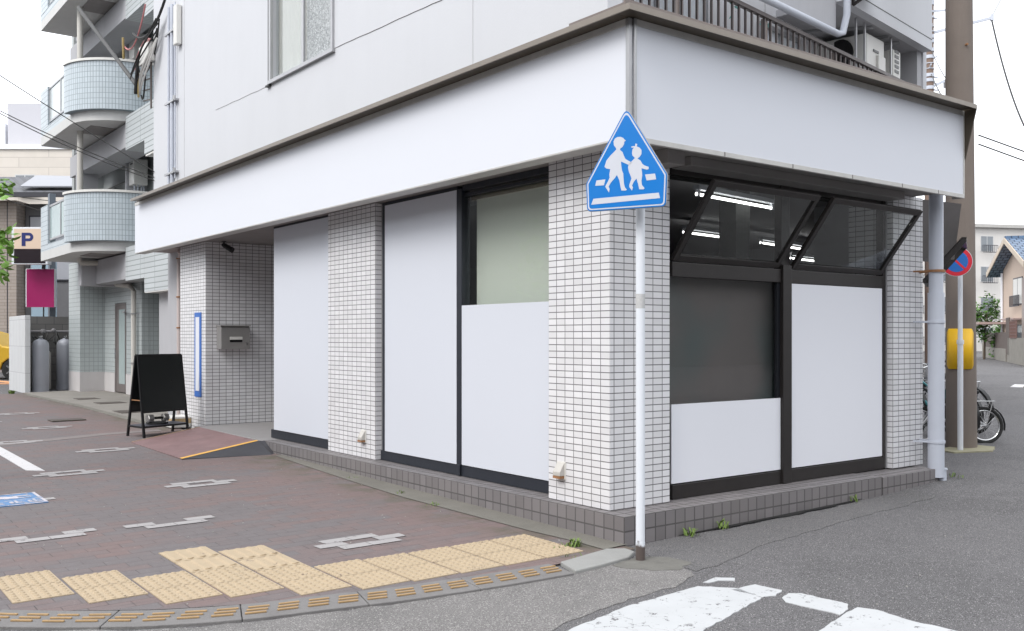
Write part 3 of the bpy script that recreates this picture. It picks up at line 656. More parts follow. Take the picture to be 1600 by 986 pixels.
def sash(x0, x1, lab):
    a = Vector((x0,.287,2.062)); X_ = Vector((1,0,0)); T = tl.normalized(); L = tl.length; Nn = T.cross(X_).normalized()
    f = M(); wv = .05; d = Nn*.035
    f.obox(a, X_*wv, T*L, d); f.obox(a+X_*(x1-x0-wv), X_*wv, T*L, d)
    f.obox(a+X_*wv, X_*(x1-x0-2*wv), T*wv, d); f.obox(a+X_*wv+T*(L-wv), X_*(x1-x0-2*wv), T*wv, d)
    f = f.build('awning_sash', DKBRONZE, W1, bevel=.004)
    ORG[f.name] = ORG[W1.name]
    m = M(); m.obox(a+X_*wv+T*wv+Nn*.012, X_*(x1-x0-2*wv), T*(L-2*wv), Nn*.005); m.build('pane', GLASS, f)
sash(.796, 2.109, ''); sash(2.290, 3.672, '')
# shop-front windows on the long side
w = M(); w.box(.215,.30,4.87,6.56,.212,.318); w.box(.215,.30,4.87,6.48,2.822,2.846); w.box(.22,.30,6.452,6.49,.318,2.846)
W2 = w.build('shop_window', NAVYFR, B, bevel=.004)
m = M(); m.box(.205,.214,4.872,6.450,.322,2.821); m.build('blank_panel', PANELL, W2)
m = M(); m.box(.222,.29,4.872,6.450,.33,2.82); m.build('dark_backing', BLACK, W2)
w = M(); w.box(.215,.30,.926,3.798,.212,.310); w.box(.205,.30,2.313,2.392,.312,2.815); w.box(.195,.21,2.33,2.375,.215,.315); w.box(.215,.30,3.697,3.765,.31,2.84)
w.box(.215,.30,.926,2.313,2.795,2.846); w.box(.215,.30,2.392,3.697,2.812,2.846); w.box(.235,.30,.926,2.313,2.745,2.775)
W3 = w.build('shop_window', NAVYFR, B, bevel=.004)
m = M(); m.box(.225,.255,3.766,3.797,.215,2.84); m.build('jamb_strip', ALU, W3)
m = M(); m.box(.205,.214,2.395,3.694,.314,2.810); m.build('blank_panel', PANELL, W3)
m = M(); m.box(.205,.214,.93,2.309,.318,1.757); m.build('blank_panel', PANELL, W3)
m = M(); m.box(.24,.246,.93,2.313,.32,2.80); m.build('pane', GLASS, W3)
m = M(); m.box(.262,.29,2.395,3.697,.32,2.80); m.box(.262,.29,.93,2.3,.33,1.70); m.build('dark_backing', BLACK, W3)
m = M(); m.box(.338,.342,.90,2.26,1.6,2.79); m.build('roller_blind', pm('sage_blind', (.60,.61,.545), .9, var=.05, scale=.8), W3, smooth=True)
m = M(); m.box(.32,.35,.92,2.32,2.72,2.78); m.build('blind_rail', pm('brass_rail', (.20,.17,.12), .45, .4), W3)

# fluorescent tubes on the shop ceiling
TUBE = emit('fluorescent_light', (1,.99,.96), 4.0)
def ctube(a, b, lab_):
    a, b = Vector(a), Vector(b); t = thing('ceiling_light', lab_, 'ceiling light', a, 'fluorescent tubes on the shop ceiling')
    m = M(); m.tube([a, b], .013, 8); m.build('light_tube', TUBE, t, smooth=True)
    m = M(); d = (b-a).normalized(); m.bar(a+Vector((0,0,.06)), b+Vector((0,0,.06)), .06, .04); m.bar(a+d*.02+Vector((0,0,.05)), a+d*.02-Vector((0,0,.02)), .03); m.bar(b-d*.02+Vector((0,0,.05)), b-d*.02-Vector((0,0,.02)), .03)
    m.build('light_batten', WHITEP, t)
for a, b, l_ in [((1.558,.726,2.7),(2.83,.90,2.7),'longest and nearest glowing fluorescent tube behind the left open top window'),((3.70,2.84,2.7),(4.885,2.99,2.7),'second glowing fluorescent tube, lower left, behind the left open top window'),((5.426,3.085,2.7),(6.80,3.35,2.7),'glowing fluorescent tube crossing behind the meeting frames of both open windows'),((6.25,3.23,2.55),(7.02,3.34,2.55),'low glowing fluorescent tube behind the left half of the right open window'),((7.2,3.55,2.47),(7.35,3.57,2.47),'shortest farthest bit of glowing tube behind the right open window')]: ctube(a, b, l_)

# ------------------------------------------------------------------ things fixed to the shop
t = thing('mailbox', 'stainless steel wall mailbox with a slot on the tiled porch wall', 'mailbox', (.53,8.75,1.3))
m = M(); m.prism([(.325,8.745,1.30),(.325,8.745,1.63),(.325,8.60,1.63),(.325,8.57,1.61),(.325,8.57,1.30)], (.43,0,0)); bx = m.build('mailbox_body', STEEL, t, bevel=.006)
m = M(); m.box(.315,.765,8.555,8.75,1.628,1.645); m.build('lid', STEEL, t, bevel=.003)
m = M(); m.box(.455,.640,8.565,8.569,1.40,1.435); m.build('slot', BLACK, t)
m = M(); m.box(.455,.640,8.560,8.568,1.437,1.478); m.build('slot_flap', APPL, t)
m = M(); m.box(.70,.72,8.563,8.569,1.36,1.40); m.build('lock', CHROME, t)
t = thing('spotlight', 'small black spotlight tilted down from the porch soffit above the mailbox', 'spotlight', (.36,8.55,2.84))
m = M(); m.tube([(.36,8.55,2.845),(.36,8.55,2.79)], .012, 8); m.tube([(.36,8.55,2.845),(.36,8.55,2.835)], .035, 12); m.build('bracket', BLACK, t)
m = M(); m.tube([(.35,8.58,2.80),(.37,8.55,2.78),(.45,8.45,2.71)], [.022,.035,.042], 12); m.build('lamp_head', BLACK, t, smooth=False)
t = thing('strip_sign', 'tall narrow blank sign with a blue border on the tiled pillar left of the mailbox', 'sign', (.165,9.06,.6))
m = M(); m.box(.158,.1685,8.925,9.194,.602,1.832); m.build('blue_border', pm('strip_blue', (.02,.13,.48), .4, var=.05), t)
m = M(); m.box(.154,.1575,8.982,9.137,.690,1.765); m.build('blank_face', PANEL, t)
def vent(x, y, z, label):
    t = thing('vent_hood', label, 'vent', (x, y, z))
    m = M(); m.prism([(x-.0,y-.042,z+.10),(x-.010,y-.042,z+.10),(x-.055,y-.042,z+.03),(x-.055,y-.042,z-.0),(x,y-.042,z)], (0,.084,0)); m.build('hood', pm('aged_cream_plastic', (.50,.48,.45), .55, var=.1, scale=20), t, bevel=.004)
    m = M(); m.box(x-.006,x-.0005,y-.052,y+.052,z-.03,z+.108); m.build('back_plate', APPL, t, bevel=.002)
    m = M(); m.box(x-.055,x-.008,y-.04,y+.04,z-.02,z-.001); m.build('rusty_outlet', RUST, t)
vent(.154, 4.04, .40, 'small cream vent hood low on the tiled pillar between the blank window boards')
vent(.076, .765, .41, 'small cream vent hood low on the corner pillar beside the crossing sign post')
# right-hand rainwater pipe
t = thing('downpipe', 'thick pale grey rainwater pipe with rusty clamps at the right end of the shop front', 'pipe', (4.23,.06,.1))
m = M(); m.tube([(4.20,.03,.12),(4.20,.03,1.9)], .076, 20); m.tube([(4.20,.03,1.9),(4.20,.03,2.85)], .066, 20); m.build('pipe', PVC, t, smooth=True)
m = M(); m.tube([(4.245,-.005,.06),(4.245,-.005,.2)], .042, 14); m.tube([(4.245,-.005,.19),(4.245,-.005,.205)], .05, 14); m.build('drain_stub', PVC, t, smooth=True)
for z in (2.11, 1.62, .46):
    m = M(); m.tube([(4.20,.03,z-.012),(4.20,.03,z+.012)], .084, 20); m.bar((4.20,.03,z),(4.25,.24,z),.02); m.bar((4.13,.03,z),(4.09,.20,z),.016); m.build('clamp', RUST if z > 2 else PVC, t)
# side awning sash, hood and black box on the hidden east side
t = thing('side_awning_window', 'open dark brown awning window sticking out past the grey rainwater pipe', 'awning window', (4.7,.8,2))
m = M(); a = Vector((4.80,.47,2.06)); T = Vector((.325,-.235,.43)); X_ = Vector((.55,.28,0))
m.bar(a, a+T, .055, .05); m.bar(a+X_*1.4, a+X_*1.4+T, .05, .05); m.bar(a+T, a+X_*1.4+T, .05, .05); m.bar(a, a+X_*1.4, .05, .05); m.build('sash', DKBRONZE, t)
m = M(); m.add([a, a+X_*1.4, a+X_*1.4+T, a+T], [(0,1,2,3)]); m.build('pane', GLASS, t)
m = M(); m.bar((4.31,.62,2.03),a,.04,.04); m.build('hinge_arm', DKBRONZE, t)
t = thing('metal_hood', 'dark grey metal hood under the canopy behind the rainwater pipe', 'hood', (5.0,.9,2.4))
m = M(); m.prism([(4.20,.26,2.84),(4.95,.17,2.84),(5.62,.60,2.33),(4.4,.72,2.33)], (.10,.35,0)); m.build('hood_body', SOFF, t)
m = M(); m.box(4.31,4.45,.50,.72,2.40,2.66); m.build('black_box', BLACK, t, bevel=.01)

# AC units and brackets on the balcony
def acunit(s, t_, z, w, h, d, label, vents):
    o = thing('ac_unit', label, 'air conditioner', Q(s, t_, z), 'air conditioners on the balcony')
    m = M(); qbox(m, s, s+w, t_, t_+d, z, z+h); body = m.build('casing', APPL, o, bevel=.015)
    if vents:
        for k in range(5):
            m = M(); qbox(m, s+.05, s+w-.07, t_-.006, t_-.001, z+.06+k*h*.18, z+.06+k*h*.18+h*.11); m.build('slot', BLACK, body)
    else:
        m = M(); c = Q(s+.0, t_+d*.5, z+h*.5); m.lathe(c, [(.01,-.012),(.20,-.012),(.20,-.002),(.01,-.002)], 20, 'x'); m.build('fan_grille', BLACK, body)
        m = M(); qbox(m, s+w*.55, s+w*.95, t_-.03, t_-.001, z+.02, z+.22); m.build('valve_cover', APPL, body, bevel=.01)
        m = M(); qbox(m, s+w*.35, s+w*.65, t_-.008, t_-.001, z+h*.55, z+h*.62); m.build('handle_recess', BLACK, body)
acunit(4.93,.05,4.84,.54,.44,.70,'white outdoor air conditioner hung over the balcony railing, larger one with a dark fan', False)
acunit(5.70,.03,4.88,.25,.36,.34,'white outdoor air conditioner seen end on with five dark slots beside the balcony end wall', True)
t = thing('ac_bracket', 'grey steel hanging frame round the air conditioners on the balcony', 'bracket', Q(5.0,.2,5.3))
m = M()
for s_ in (4.55,4.80,5.60): m.bar(Q(s_,.02,5.36),Q(s_,.02,4.7),.022)
for q in ((4.45,.9,5.0),(5.4,.6,5.5),(5.6,.5,5.85)): m.bar(Q(q[0],q[1],5.34),Q(q[2],-.0,5.34),.03)
m.build('frame', ALU, t)
t = thing('parapet_bracket', 'dark metal shelf bracket on the upper wall over the balcony', 'bracket', Q(3.9,-.2,5.5))
m = M(); m.prism([Q(4.0,-.14,5.50),Q(4.0,-.6,5.50),Q(4.5,-.6,5.62),Q(4.5,-.14,5.62)], (0,0,.03)); m.bar(Q(4.08,-.15,5.36),Q(4.08,-.5,5.52),.03); m.bar(Q(4.08,-.16,5.36),Q(4.08,-.16,5.6),.03); m.build('shelf', DKBRONZE, t)
# hanging ornaments on the balcony
for (s, tt, lab) in [(2.08,.25,'pale green hanging ornament on a string behind the balcony railing, left one'),(2.75,.25,'pale green hanging ornament on a string behind the balcony railing, right one')]:
    t = thing('hanging_ornament', lab, 'ornament', Q(s,tt,4.4), 'hanging ornaments on the balcony'); m = M()
    m.tube([Q(s,tt,6.2),Q(s,tt,4.25)], .004, 5); m.build('string', WIREW, t)
    m = M(); r = random.Random(int(s*10))
    for k in range(26):
        c = Q(s+r.uniform(-.05,.05), tt+r.uniform(-.05,.05), r.choice((4.95,4.55,4.3))+r.uniform(-.07,.07)); d = Vector((r.uniform(-1,1),r.uniform(-1,1),r.uniform(-1,1)))*.05
        m.add([c, c+d, c+d.cross(Vector((.3,.7,.2)))*.6+d*.5], [(0,1,2)])
    m.build('petals', pm('teal_petal', (.22,.50,.46), .5, var=.3, scale=40), t)

# pipes and cable bundle on the left end of the upper wall
t = thing('wall_conduit', 'three thin grey conduits with clamps running up the left end of the white wall', 'conduit', (.1,10.0,3.8))
for y, r_, z0 in ((10.23,.020,3.63),(10.07,.026,3.63),(9.93,.012,3.9)):
    m = M(); m.tube([(.115,y,z0),(.115,y,6.6)], r_, 10); m.build('pipe', PVC, t, smooth=True)
for z in (4.00,5.10,6.18):
    m = M(); m.box(.085,.149,9.86,10.36,z-.015,z+.015); m.tube([(.08,9.86,z-.02),(.08,9.86,z+.05)], .025, 8); m.build('clamp', ALU, t)
t = thing('cable_bundle', 'tangle of black, pink and cream cables entering the upper left end of the white wall', 'cables', (.15,10.9,5.8))
r = random.Random(21)
def cab(p, q, sag, rad, mat, nm, side=0):
    m = M(); p, q = Vector(p), Vector(q); pts = []
    for i in range(15):
        u_ = i/14; pts.append(p+(q-p)*u_ + Vector((side*math.sin(math.pi*u_), 0, -sag*4*u_*(1-u_))))
    m.tube(pts, rad, 6); m.build(nm, mat, t, smooth=True)
for i in range(7): cab((.05,10.55+r.uniform(-.1,.1),6.45+r.uniform(-.15,.1)), (.1+r.uniform(-.1,.1),11.75+r.uniform(-.2,.2),5.95+r.uniform(-.2,.15)), r.uniform(-.1,.22), .012, WIRE, 'black_cable', r.uniform(-.15,.1))
for i in range(3): cab((.05,10.9,6.25), (.05,11.75+r.uniform(-.15,.15),5.95), r.uniform(-.25,-.08), .013, WIREP, 'pink_cable')
for i in range(3): cab((.05,10.6,6.2), (.1,11.7+r.uniform(-.15,.15),5.55), r.uniform(.05,.3), .016, WIREW, 'cream_cable', -.1)
cab((.05,11.6,5.9),(.1,11.75,5.5),.05,.018,WIREY,'ochre_tape'); cab((.02,11.5,6.05),(.05,11.75,5.55),.0,.03,WIRE,'black_cable'); cab((.05,11.15,6.0),(.1,11.6,5.5),.28,.014,WIRE,'black_cable')
cab((.05,10.2,6.7),(.05,11.9,6.6),.28,.022,WIRE,'black_cable'); cab((.05,11.2,6.9),(.05,12.4,6.5),.3,.014,WIREP,'pink_cable'); cab((.0,12.3,6.62),(.05,12.45,6.3),.03,.02,WIREY,'ochre_tape')
m = M()
for i in range(5): m.bar((.12,11.15,5.35+i*.17),(.12,11.55,5.40+i*.17),.018)
m.bar((.12,11.13,5.2),(.12,11.13,6.2),.025); m.build('ladder_bracket', pm('bracket_brown', (.12,.10,.09), .6), t)
m = M(); m.box(.03,.14,11.0,11.5,5.95,6.25); m.build('junction_box', APPL, t, bevel=.01); m = M(); m.box(.06,.14,9.7,9.85,5.9,6.5); m.build('fuse_box', APPL, t, bevel=.01)

# ------------------------------------------------------------------ wheelchair ramp and what stands by the porch
t = thing('entrance_ramp', 'rusty brown steel access ramp with a yellow edge stripe up to the porch', 'ramp', (-.55,7.2,.1))
RAMP = pm('rusty_ramp_steel', (.215,.135,.135), .6, .1, var=.38, scale=3, bmp=.15, streak=0)
A_,B_,C_,D_ = (-1.06,6.08,.088),(-1.06,8.06,.108),(-.035,8.44,.218),(-.085,6.24,.216)
m = M(); m.prism([A_,B_,C_,D_], (0,0,-.006)); m.build('ramp_plate', RAMP, t)
m = M(); m.add([A_,(-.07,5.88,.082),D_,(A_[0],A_[1],A_[2]-.004)], [(0,1,2),(0,3,1)]); m.add([D_,(-.07,5.88,.082),(-.004,5.96,.085),(-.004,6.24,.212)], [(0,1,2,3)]); m.build('side_skirt', pm('ramp_skirt_steel', (.085,.085,.095), .5, .4, var=.25, scale=4), t)
m = M(); a, b = Vector(A_), Vector(D_); m.add([a+Vector((0,.0,.003)), b+Vector((0,.0,.003)), b+Vector((0,.075,.004)), a+Vector((0,.085,.004))], [(0,1,2,3)])
m.build('edge_stripe', pm('stripe_yellow', (.72,.40,.08), .6, var=.12, scale=20), t)
m = M(); a, b = Vector(B_), Vector(C_); m.add([a+Vector((0,-.03,.003)), b+Vector((0,-.03,.003)), b+Vector((0,0,.003)), a+Vector((0,0,.003))], [(0,1,2,3)]); m.build('far_edge_stripe', pm('stripe_worn', (.42,.27,.17), .7, var=.3, scale=20), t)
# A-frame board
t = thing('sandwich_board', 'black A-frame sandwich board standing beside the ramp', 'sandwich board', (-.46,8.7,.1))
def gl(x, y, dz=0): return Vector((x, y, g(x, y)+.012+dz))
F1, F2, K1, K2 = gl(-.78,8.45), gl(-.115,8.66), gl(-.88,8.86), gl(-.20,9.07)
T1, T2 = Vector((-.815,8.66,1.222)), Vector((-.165,8.87,1.222))
TF1, TF2 = T1+Vector((.008,-.02,0)), T2+Vector((.008,-.02,0)); TK1, TK2 = T1+Vector((-.008,.02,0)), T2+Vector((-.008,.02,0))
for a, b in ((F1,TF1),(F2,TF2),(K1,TK1),(K2,TK2)):
    m = M(); m.bar(a, b, .028, .028, up=(1,.3,0)); m.build('leg', BLACK, t)
for a, b, c, d in ((F1,F2,TF1,TF2),(K1,K2,TK1,TK2)):
    m = M(); lo1 = a.lerp(c,.31); lo2 = b.lerp(d,.31); th_ = (b-a).cross(c-a).normalized()*.012
    m.prism([lo1, lo2, d, c], th_); bd = m.build('board_panel', BOARD, t)
    m = M(); m.bar(lo1, lo2, .03, .03); m.bar(c, d, .032, .03); m.build('board_rail', BLACK, t)
m = M()
for a, b, c, d in ((F1,K1,TF1,TK1),(F2,K2,TF2,TK2),): m.bar(a.lerp(c,.125), b.lerp(d,.125), .022)
m.bar(F1.lerp(TF1,.125), F2.lerp(TF2,.125), .022); m.bar(K1.lerp(TK1,.125), K2.lerp(TK2,.125), .022); m.build('lower_bar', BLACK, t)
m = M(); q = [F1.lerp(TF1,.13),F2.lerp(TF2,.13),K2.lerp(TK2,.13),K1.lerp(TK1,.13)]; m.prism(q, (0,0,.010)); m.build('shelf', pm('shelf_grey', (.10,.10,.12), .5, .4), t)
m = M(); m.bar(F1.lerp(TF1,.45), K1.lerp(TK1,.45), .012); m.build('side_stay', RUST, t)
zs = q[0].z+.012; cc = (q[0]+q[1]+q[2]+q[3])/4
t = thing('weight_plate', 'black round weight plate lying on the shelf of the sandwich board', 'weight plate', (cc.x-.02, cc.y, zs))
m = M(); m.lathe((cc.x-.02,cc.y,zs), [(.02,.0),(.13,.0),(.145,.008),(.145,.024),(.12,.032),(.05,.026),(.02,.03)], 24); m.build('plate', RUBBER, t, smooth=False)
t = thing('dumbbell', 'grey dumbbell with six-sided heads resting on the weight plate under the sandwich board', 'dumbbell', (cc.x-.02, cc.y, zs+.03))
m = M(); d = Vector((.95,.3,0)).normalized(); c0 = Vector((cc.x-.02,cc.y-.02,zs+.085)); m.tube([c0-d*.09, c0+d*.09], .018, 10); m.build('handle', BLACK, t, smooth=True)
for k in (-1, 1):
    m = M(); m.tube([c0+d*k*.075, c0+d*k*.085, c0+d*k*.155, c0+d*k*.165], [.045,.058,.058,.045], 6); m.build('head', STEEL, t)
t = thing('storage_crate', 'low white and tan crate on the ground behind the sandwich board', 'crate', (.0,9.6,.12))
m = M(); m.box(-.12,.16,9.35,9.75,.135,.30); m.build('crate_body', APPL, t, bevel=.01); m = M(); m.box(-.122,.162,9.349,9.5,.20,.27); m.build('tan_label', pm('crate_tan', (.45,.33,.18), .7, var=.2, scale=20), t)

# ------------------------------------------------------------------ crossing sign
t = thing('school_crossing_sign', 'blue pentagon sign with two white walking children on a post at the corner', 'traffic sign', (-.180,-.339,-.005))
m = M(); m.tube([(-.180,-.339,-.03),(-.180,-.339,.12)], .0315, 20); m.tube([(-.180,-.339,.12),(-.180,-.339,2.80)], .0303, 20)
pmn, pn, pb = newmat('white_post_paint'); v = coords(pn); sz = N(pn, 'ShaderNodeSeparateXYZ'); pn.links.new(v, sz.inputs[0])
ad = N(pn, 'ShaderNodeMath', operation='MULTIPLY_ADD'); ad.inputs[1].default_value = -.22; pn.links.new(noise(pn, v, 12, 4, .7), ad.inputs[0]); pn.links.new(sz.outputs[2], ad.inputs[2])
pn.links.new(mix(pn, ramp(pn, ad.outputs[0], [(.0, 1), (.03, 0)]), (.72,.75,.80), (.095,.075,.068)), pb.inputs['Base Color']); pb.inputs['Roughness'].default_value = .4
post = m.build('post', pmn, t, smooth=True)
So = Vector((-.3454,-.3855,2.5728)); Su = Vector((.4325,-.9016,0)); Sn = Vector((-.9016,-.4325,0))
def SP(l, d): return [So + Su*u_ + Vector((0,0,v_)) + Sn*d for u_, v_ in l]
OUT = [(-.0057,.3788),(.2658,-.0701),(.2574,-.2723),(-.2788,-.2748),(-.2856,-.0908)]
def rnd_poly(pts, rad, k=5):
    out = []; n_ = len(pts)
    for i in range(n_):
        p = Vector(pts[i]); a = (Vector(pts[i-1])-p).normalized(); b = (Vector(pts[(i+1) % n_])-p).normalized()
        ang = a.angle(b); dd = rad/math.tan(ang/2); s_ = p+a*dd; e_ = p+b*dd
        for j in range(k+1):
            u_ = j/k; out.append(tuple(s_*(1-u_)**2 + p*2*u_*(1-u_) + e_*u_**2))
    return out
def inset(pts, d):
    n_ = len(pts); out = []; ar = sum(pts[i][0]*pts[(i+1) % n_][1]-pts[(i+1) % n_][0]*pts[i][1] for i in range(n_)); sg = 1 if ar > 0 else -1
    for i in range(n_):
        p = Vector(pts[i]); e1 = (p-Vector(pts[i-1])).normalized(); e2 = (Vector(pts[(i+1) % n_])-p).normalized()
        n1 = Vector((-e1.y,e1.x))*sg; n2 = Vector((-e2.y,e2.x))*sg; bi = (n1+n2).normalized(); out.append(tuple(p+bi*d/max(.3, bi.dot(n1))))
    return out
m = M(); m.prism(SP(rnd_poly(OUT,.030),0), Sn*-.004); pan = m.build('sign_panel', SIGNBLUE, t)
m = M(); m.prism(SP(rnd_poly(inset(OUT,.007),.026),.001), Sn*-.0005); m.build('white_border', SIGNWHITE, pan)
m = M(); m.prism(SP(rnd_poly(inset(OUT,.016),.022),.002), Sn*-.0005); m.build('blue_field', SIGNBLUE, pan)
m = M(); m.prism(SP(rnd_poly(inset(OUT,-.003),.033),-.0045), Sn*-.010); m.build('panel_rim', ALU, pan)
BOY = [(-.0832,.1876),(-.0659,.1957),(-.0452,.1951),(-.026,.1855),(-.0178,.175),(-.0075,.1676),(-.0192,.1609),(-.0205,.1462),(-.0315,.1277),(-.0466,.1194),(-.048,.1098),(-.0315,.0954),(-.0212,.0686),(-.0109,.0483),(.0198,.0296),(.0334,.022),(.013,.0076),(-.0109,.0192),(-.0418,.0347),(-.0397,.0087),(-.0349,-.0241),(-.026,-.0442),(-.0246,-.0702),(-.0212,-.1093),(-.0144,-.1356),(-.0007,-.1508),(-.0109,-.1553),(-.0384,-.1534),(-.0452,-.127),(-.0521,-.0876),(-.0693,-.0506),(-.0866,-.072),(-.1109,-.0962),(-.1269,-.1211),(-.1199,-.1379),(-.1248,-.1604),(-.1492,-.1228),(-.1492,-.1163),(-.1317,-.0882),(-.1199,-.063),(-.1227,-.0432),(-.1157,-.0099),(-.1422,-.0026),(-.1561,.0083),(-.1422,.0496),(-.1143,.0798),(-.0866,.1035),(-.0742,.1153),(-.0762,.1253),(-.0901,.1428),(-.0935,.1691)]
GIRL = [(.0368,.1055),(.047,.1175),(.03,.1177),(.0286,.1255),(.047,.1271),(.0538,.1233),(.0571,.1423),(.0693,.1379),(.0659,.1222),(.0842,.1141),(.0977,.0969),(.0977,.0712),(.0842,.0531),(.0707,.0447),(.0909,.0301),(.1044,.0066),(.1212,-.0057),(.1446,-.014),(.146,-.0288),(.1346,-.0324),(.0977,-.0205),(.101,-.0445),(.103,-.067),(.0977,-.0987),(.101,-.1278),(.1192,-.1502),(.1111,-.1561),(.0828,-.1541),(.0761,-.1228),(.0639,-.0833),(.047,-.1014),(.0334,-.1261),(.0402,-.1395),(.0334,-.1584),(.015,-.1345),(.015,-.1216),(.03,-.0808),(.0232,-.0609),(.013,-.0376),(.0061,-.008),(.0109,.011),(.0232,.0229),(.047,.0434),(.0538,.0493),(.0368,.0668),(.0334,.0832)]
for nm, pl_ in (('child_figure',BOY),('child_figure',GIRL),('white_block',[(-.2123,-.0757),(-.1492,-.0725),(-.1596,-.111),(-.2214,-.1098)]),('white_block',[(.1212,-.062),(.188,-.0608),(.1959,-.0983),(.1326,-.1013)]),('ground_bar',[(-.2337,-.1943),(.2133,-.1844),(.2214,-.2194),(-.2494,-.2322)])):
    m = M(); m.prism(SP(pl_,.003), Sn*-.0006); m.build(nm, SIGNWHITE, pan)
m = M()
for z in (2.38, 2.62): m.obox(Vector((-.180,-.339,z))-Su*.06-Sn*.035, Su*.12, Sn*.07, (0,0,.03))
m.build('bracket', ALU, t)
m = M(); m.tube([(-.180,-.339,1.66),(-.180,-.339,1.755)], .0310, 20); m.build('post_sticker', pm('sticker_grey', (.50,.50,.50), .6, var=.2, scale=60), t, smooth=True)

# ------------------------------------------------------------------ no-parking sign, utility pole, bicycles
t = thing('no_parking_sign', 'round blue and red no-parking sign on a white post in front of the utility pole', 'traffic sign', (6.50,.98,.12))
bx_, by_ = 6.451, 0.967
m = M(); m.tube([(bx_,by_,.05),(bx_,by_,1.42)], .032, 16); m.tube([(bx_,by_,1.40),(bx_,by_,2.30)], .027, 16); m.tube([(bx_,by_,1.39),(bx_,by_,1.44)], .04, 16); m.build('post', WHITEP, t, smooth=True)
nd = Vector((-.80,-.60,0)).normalized(); nu = Vector((.60,-.80,0)); c0 = Vector((6.168,0.868,2.347))
def disc(r0, d, th, k=40): return [c0+nd*d+nu*(r0*math.cos(2*math.pi*i/k))+Vector((0,0,r0*math.sin(2*math.pi*i/k))) for i in range(k)]
m = M(); m.prism(disc(.172,.03,0), nd*-.004); sp_ = m.build('sign_disc', SIGNWHITE, t)
m = M(); m.prism(disc(.166,.0335,0), nd*-.001); m.build('red_ring', RED, sp_)
m = M(); m.prism(disc(.122,.0352,0), nd*-.001); m.build('blue_field', ROYAL, sp_)
m = M(); a = nu*-.707+Vector((0,0,.707)); b = nu*.707+Vector((0,0,.707)); c = c0+nd*.0365; m.prism([c+a*.124-b*.012, c+a*.124+b*.012, c-a*.124+b*.012, c-a*.124-b*.012], nd*-.001); m.build('red_slash', RED, sp_)
t = thing('utility_pole', 'thick brown-grey concrete utility pole with a yellow wrap', 'utility pole', (6.86,1.11,.12))
m = M(); m.tube([(6.80,1.135,0),(6.765,1.15,6),(6.72,1.16,13)], [.178,.152,.125], 32); m.build('pole_shaft', UPOLE, t, smooth=True)
m = M(); k = 30; a0 = math.atan2(-4.9-1.1, -4.7-6.86)
vs = []
for i in range(k+1):
    th_ = a0-R(54)+R(108)*i/k; e = min(i, k-i); cut = .05 if e == 0 else .025 if e == 1 else .01 if e == 2 else 0
    for z in (1.085+cut, 1.575-cut): vs.append((6.782+.182*math.cos(th_), 1.142+.182*math.sin(th_), z))
m.add(vs, [(2*i, 2*i+2, 2*i+3, 2*i+1) for i in range(k)]); wr = m.build('yellow_wrap', YELLOW, t, smooth=True); so_ = wr.modifiers.new('s', 'SOLIDIFY'); so_.thickness = .008
m = M()
for z, th_ in ((4.6,1.1),(5.0,-2.1),(5.4,1.1),(5.8,-2.1),(4.2,-2.6)): m.tube([(6.76+.12*math.cos(th_),1.15+.12*math.sin(th_),z),(6.76+.185*math.cos(th_),1.15+.185*math.sin(th_),z)], .014, 6)
m.build('step_bolt', RUST, t)
struct('pole_footing', sheet([(6.30,1.18),(6.19,.90),(6.70,.70),(7.08,.86),(7.1,1.2)], .015, .1, .01, 8), pm('mossy_concrete', (.30,.28,.19), .9, var=.3, scale=5, bmp=.3))

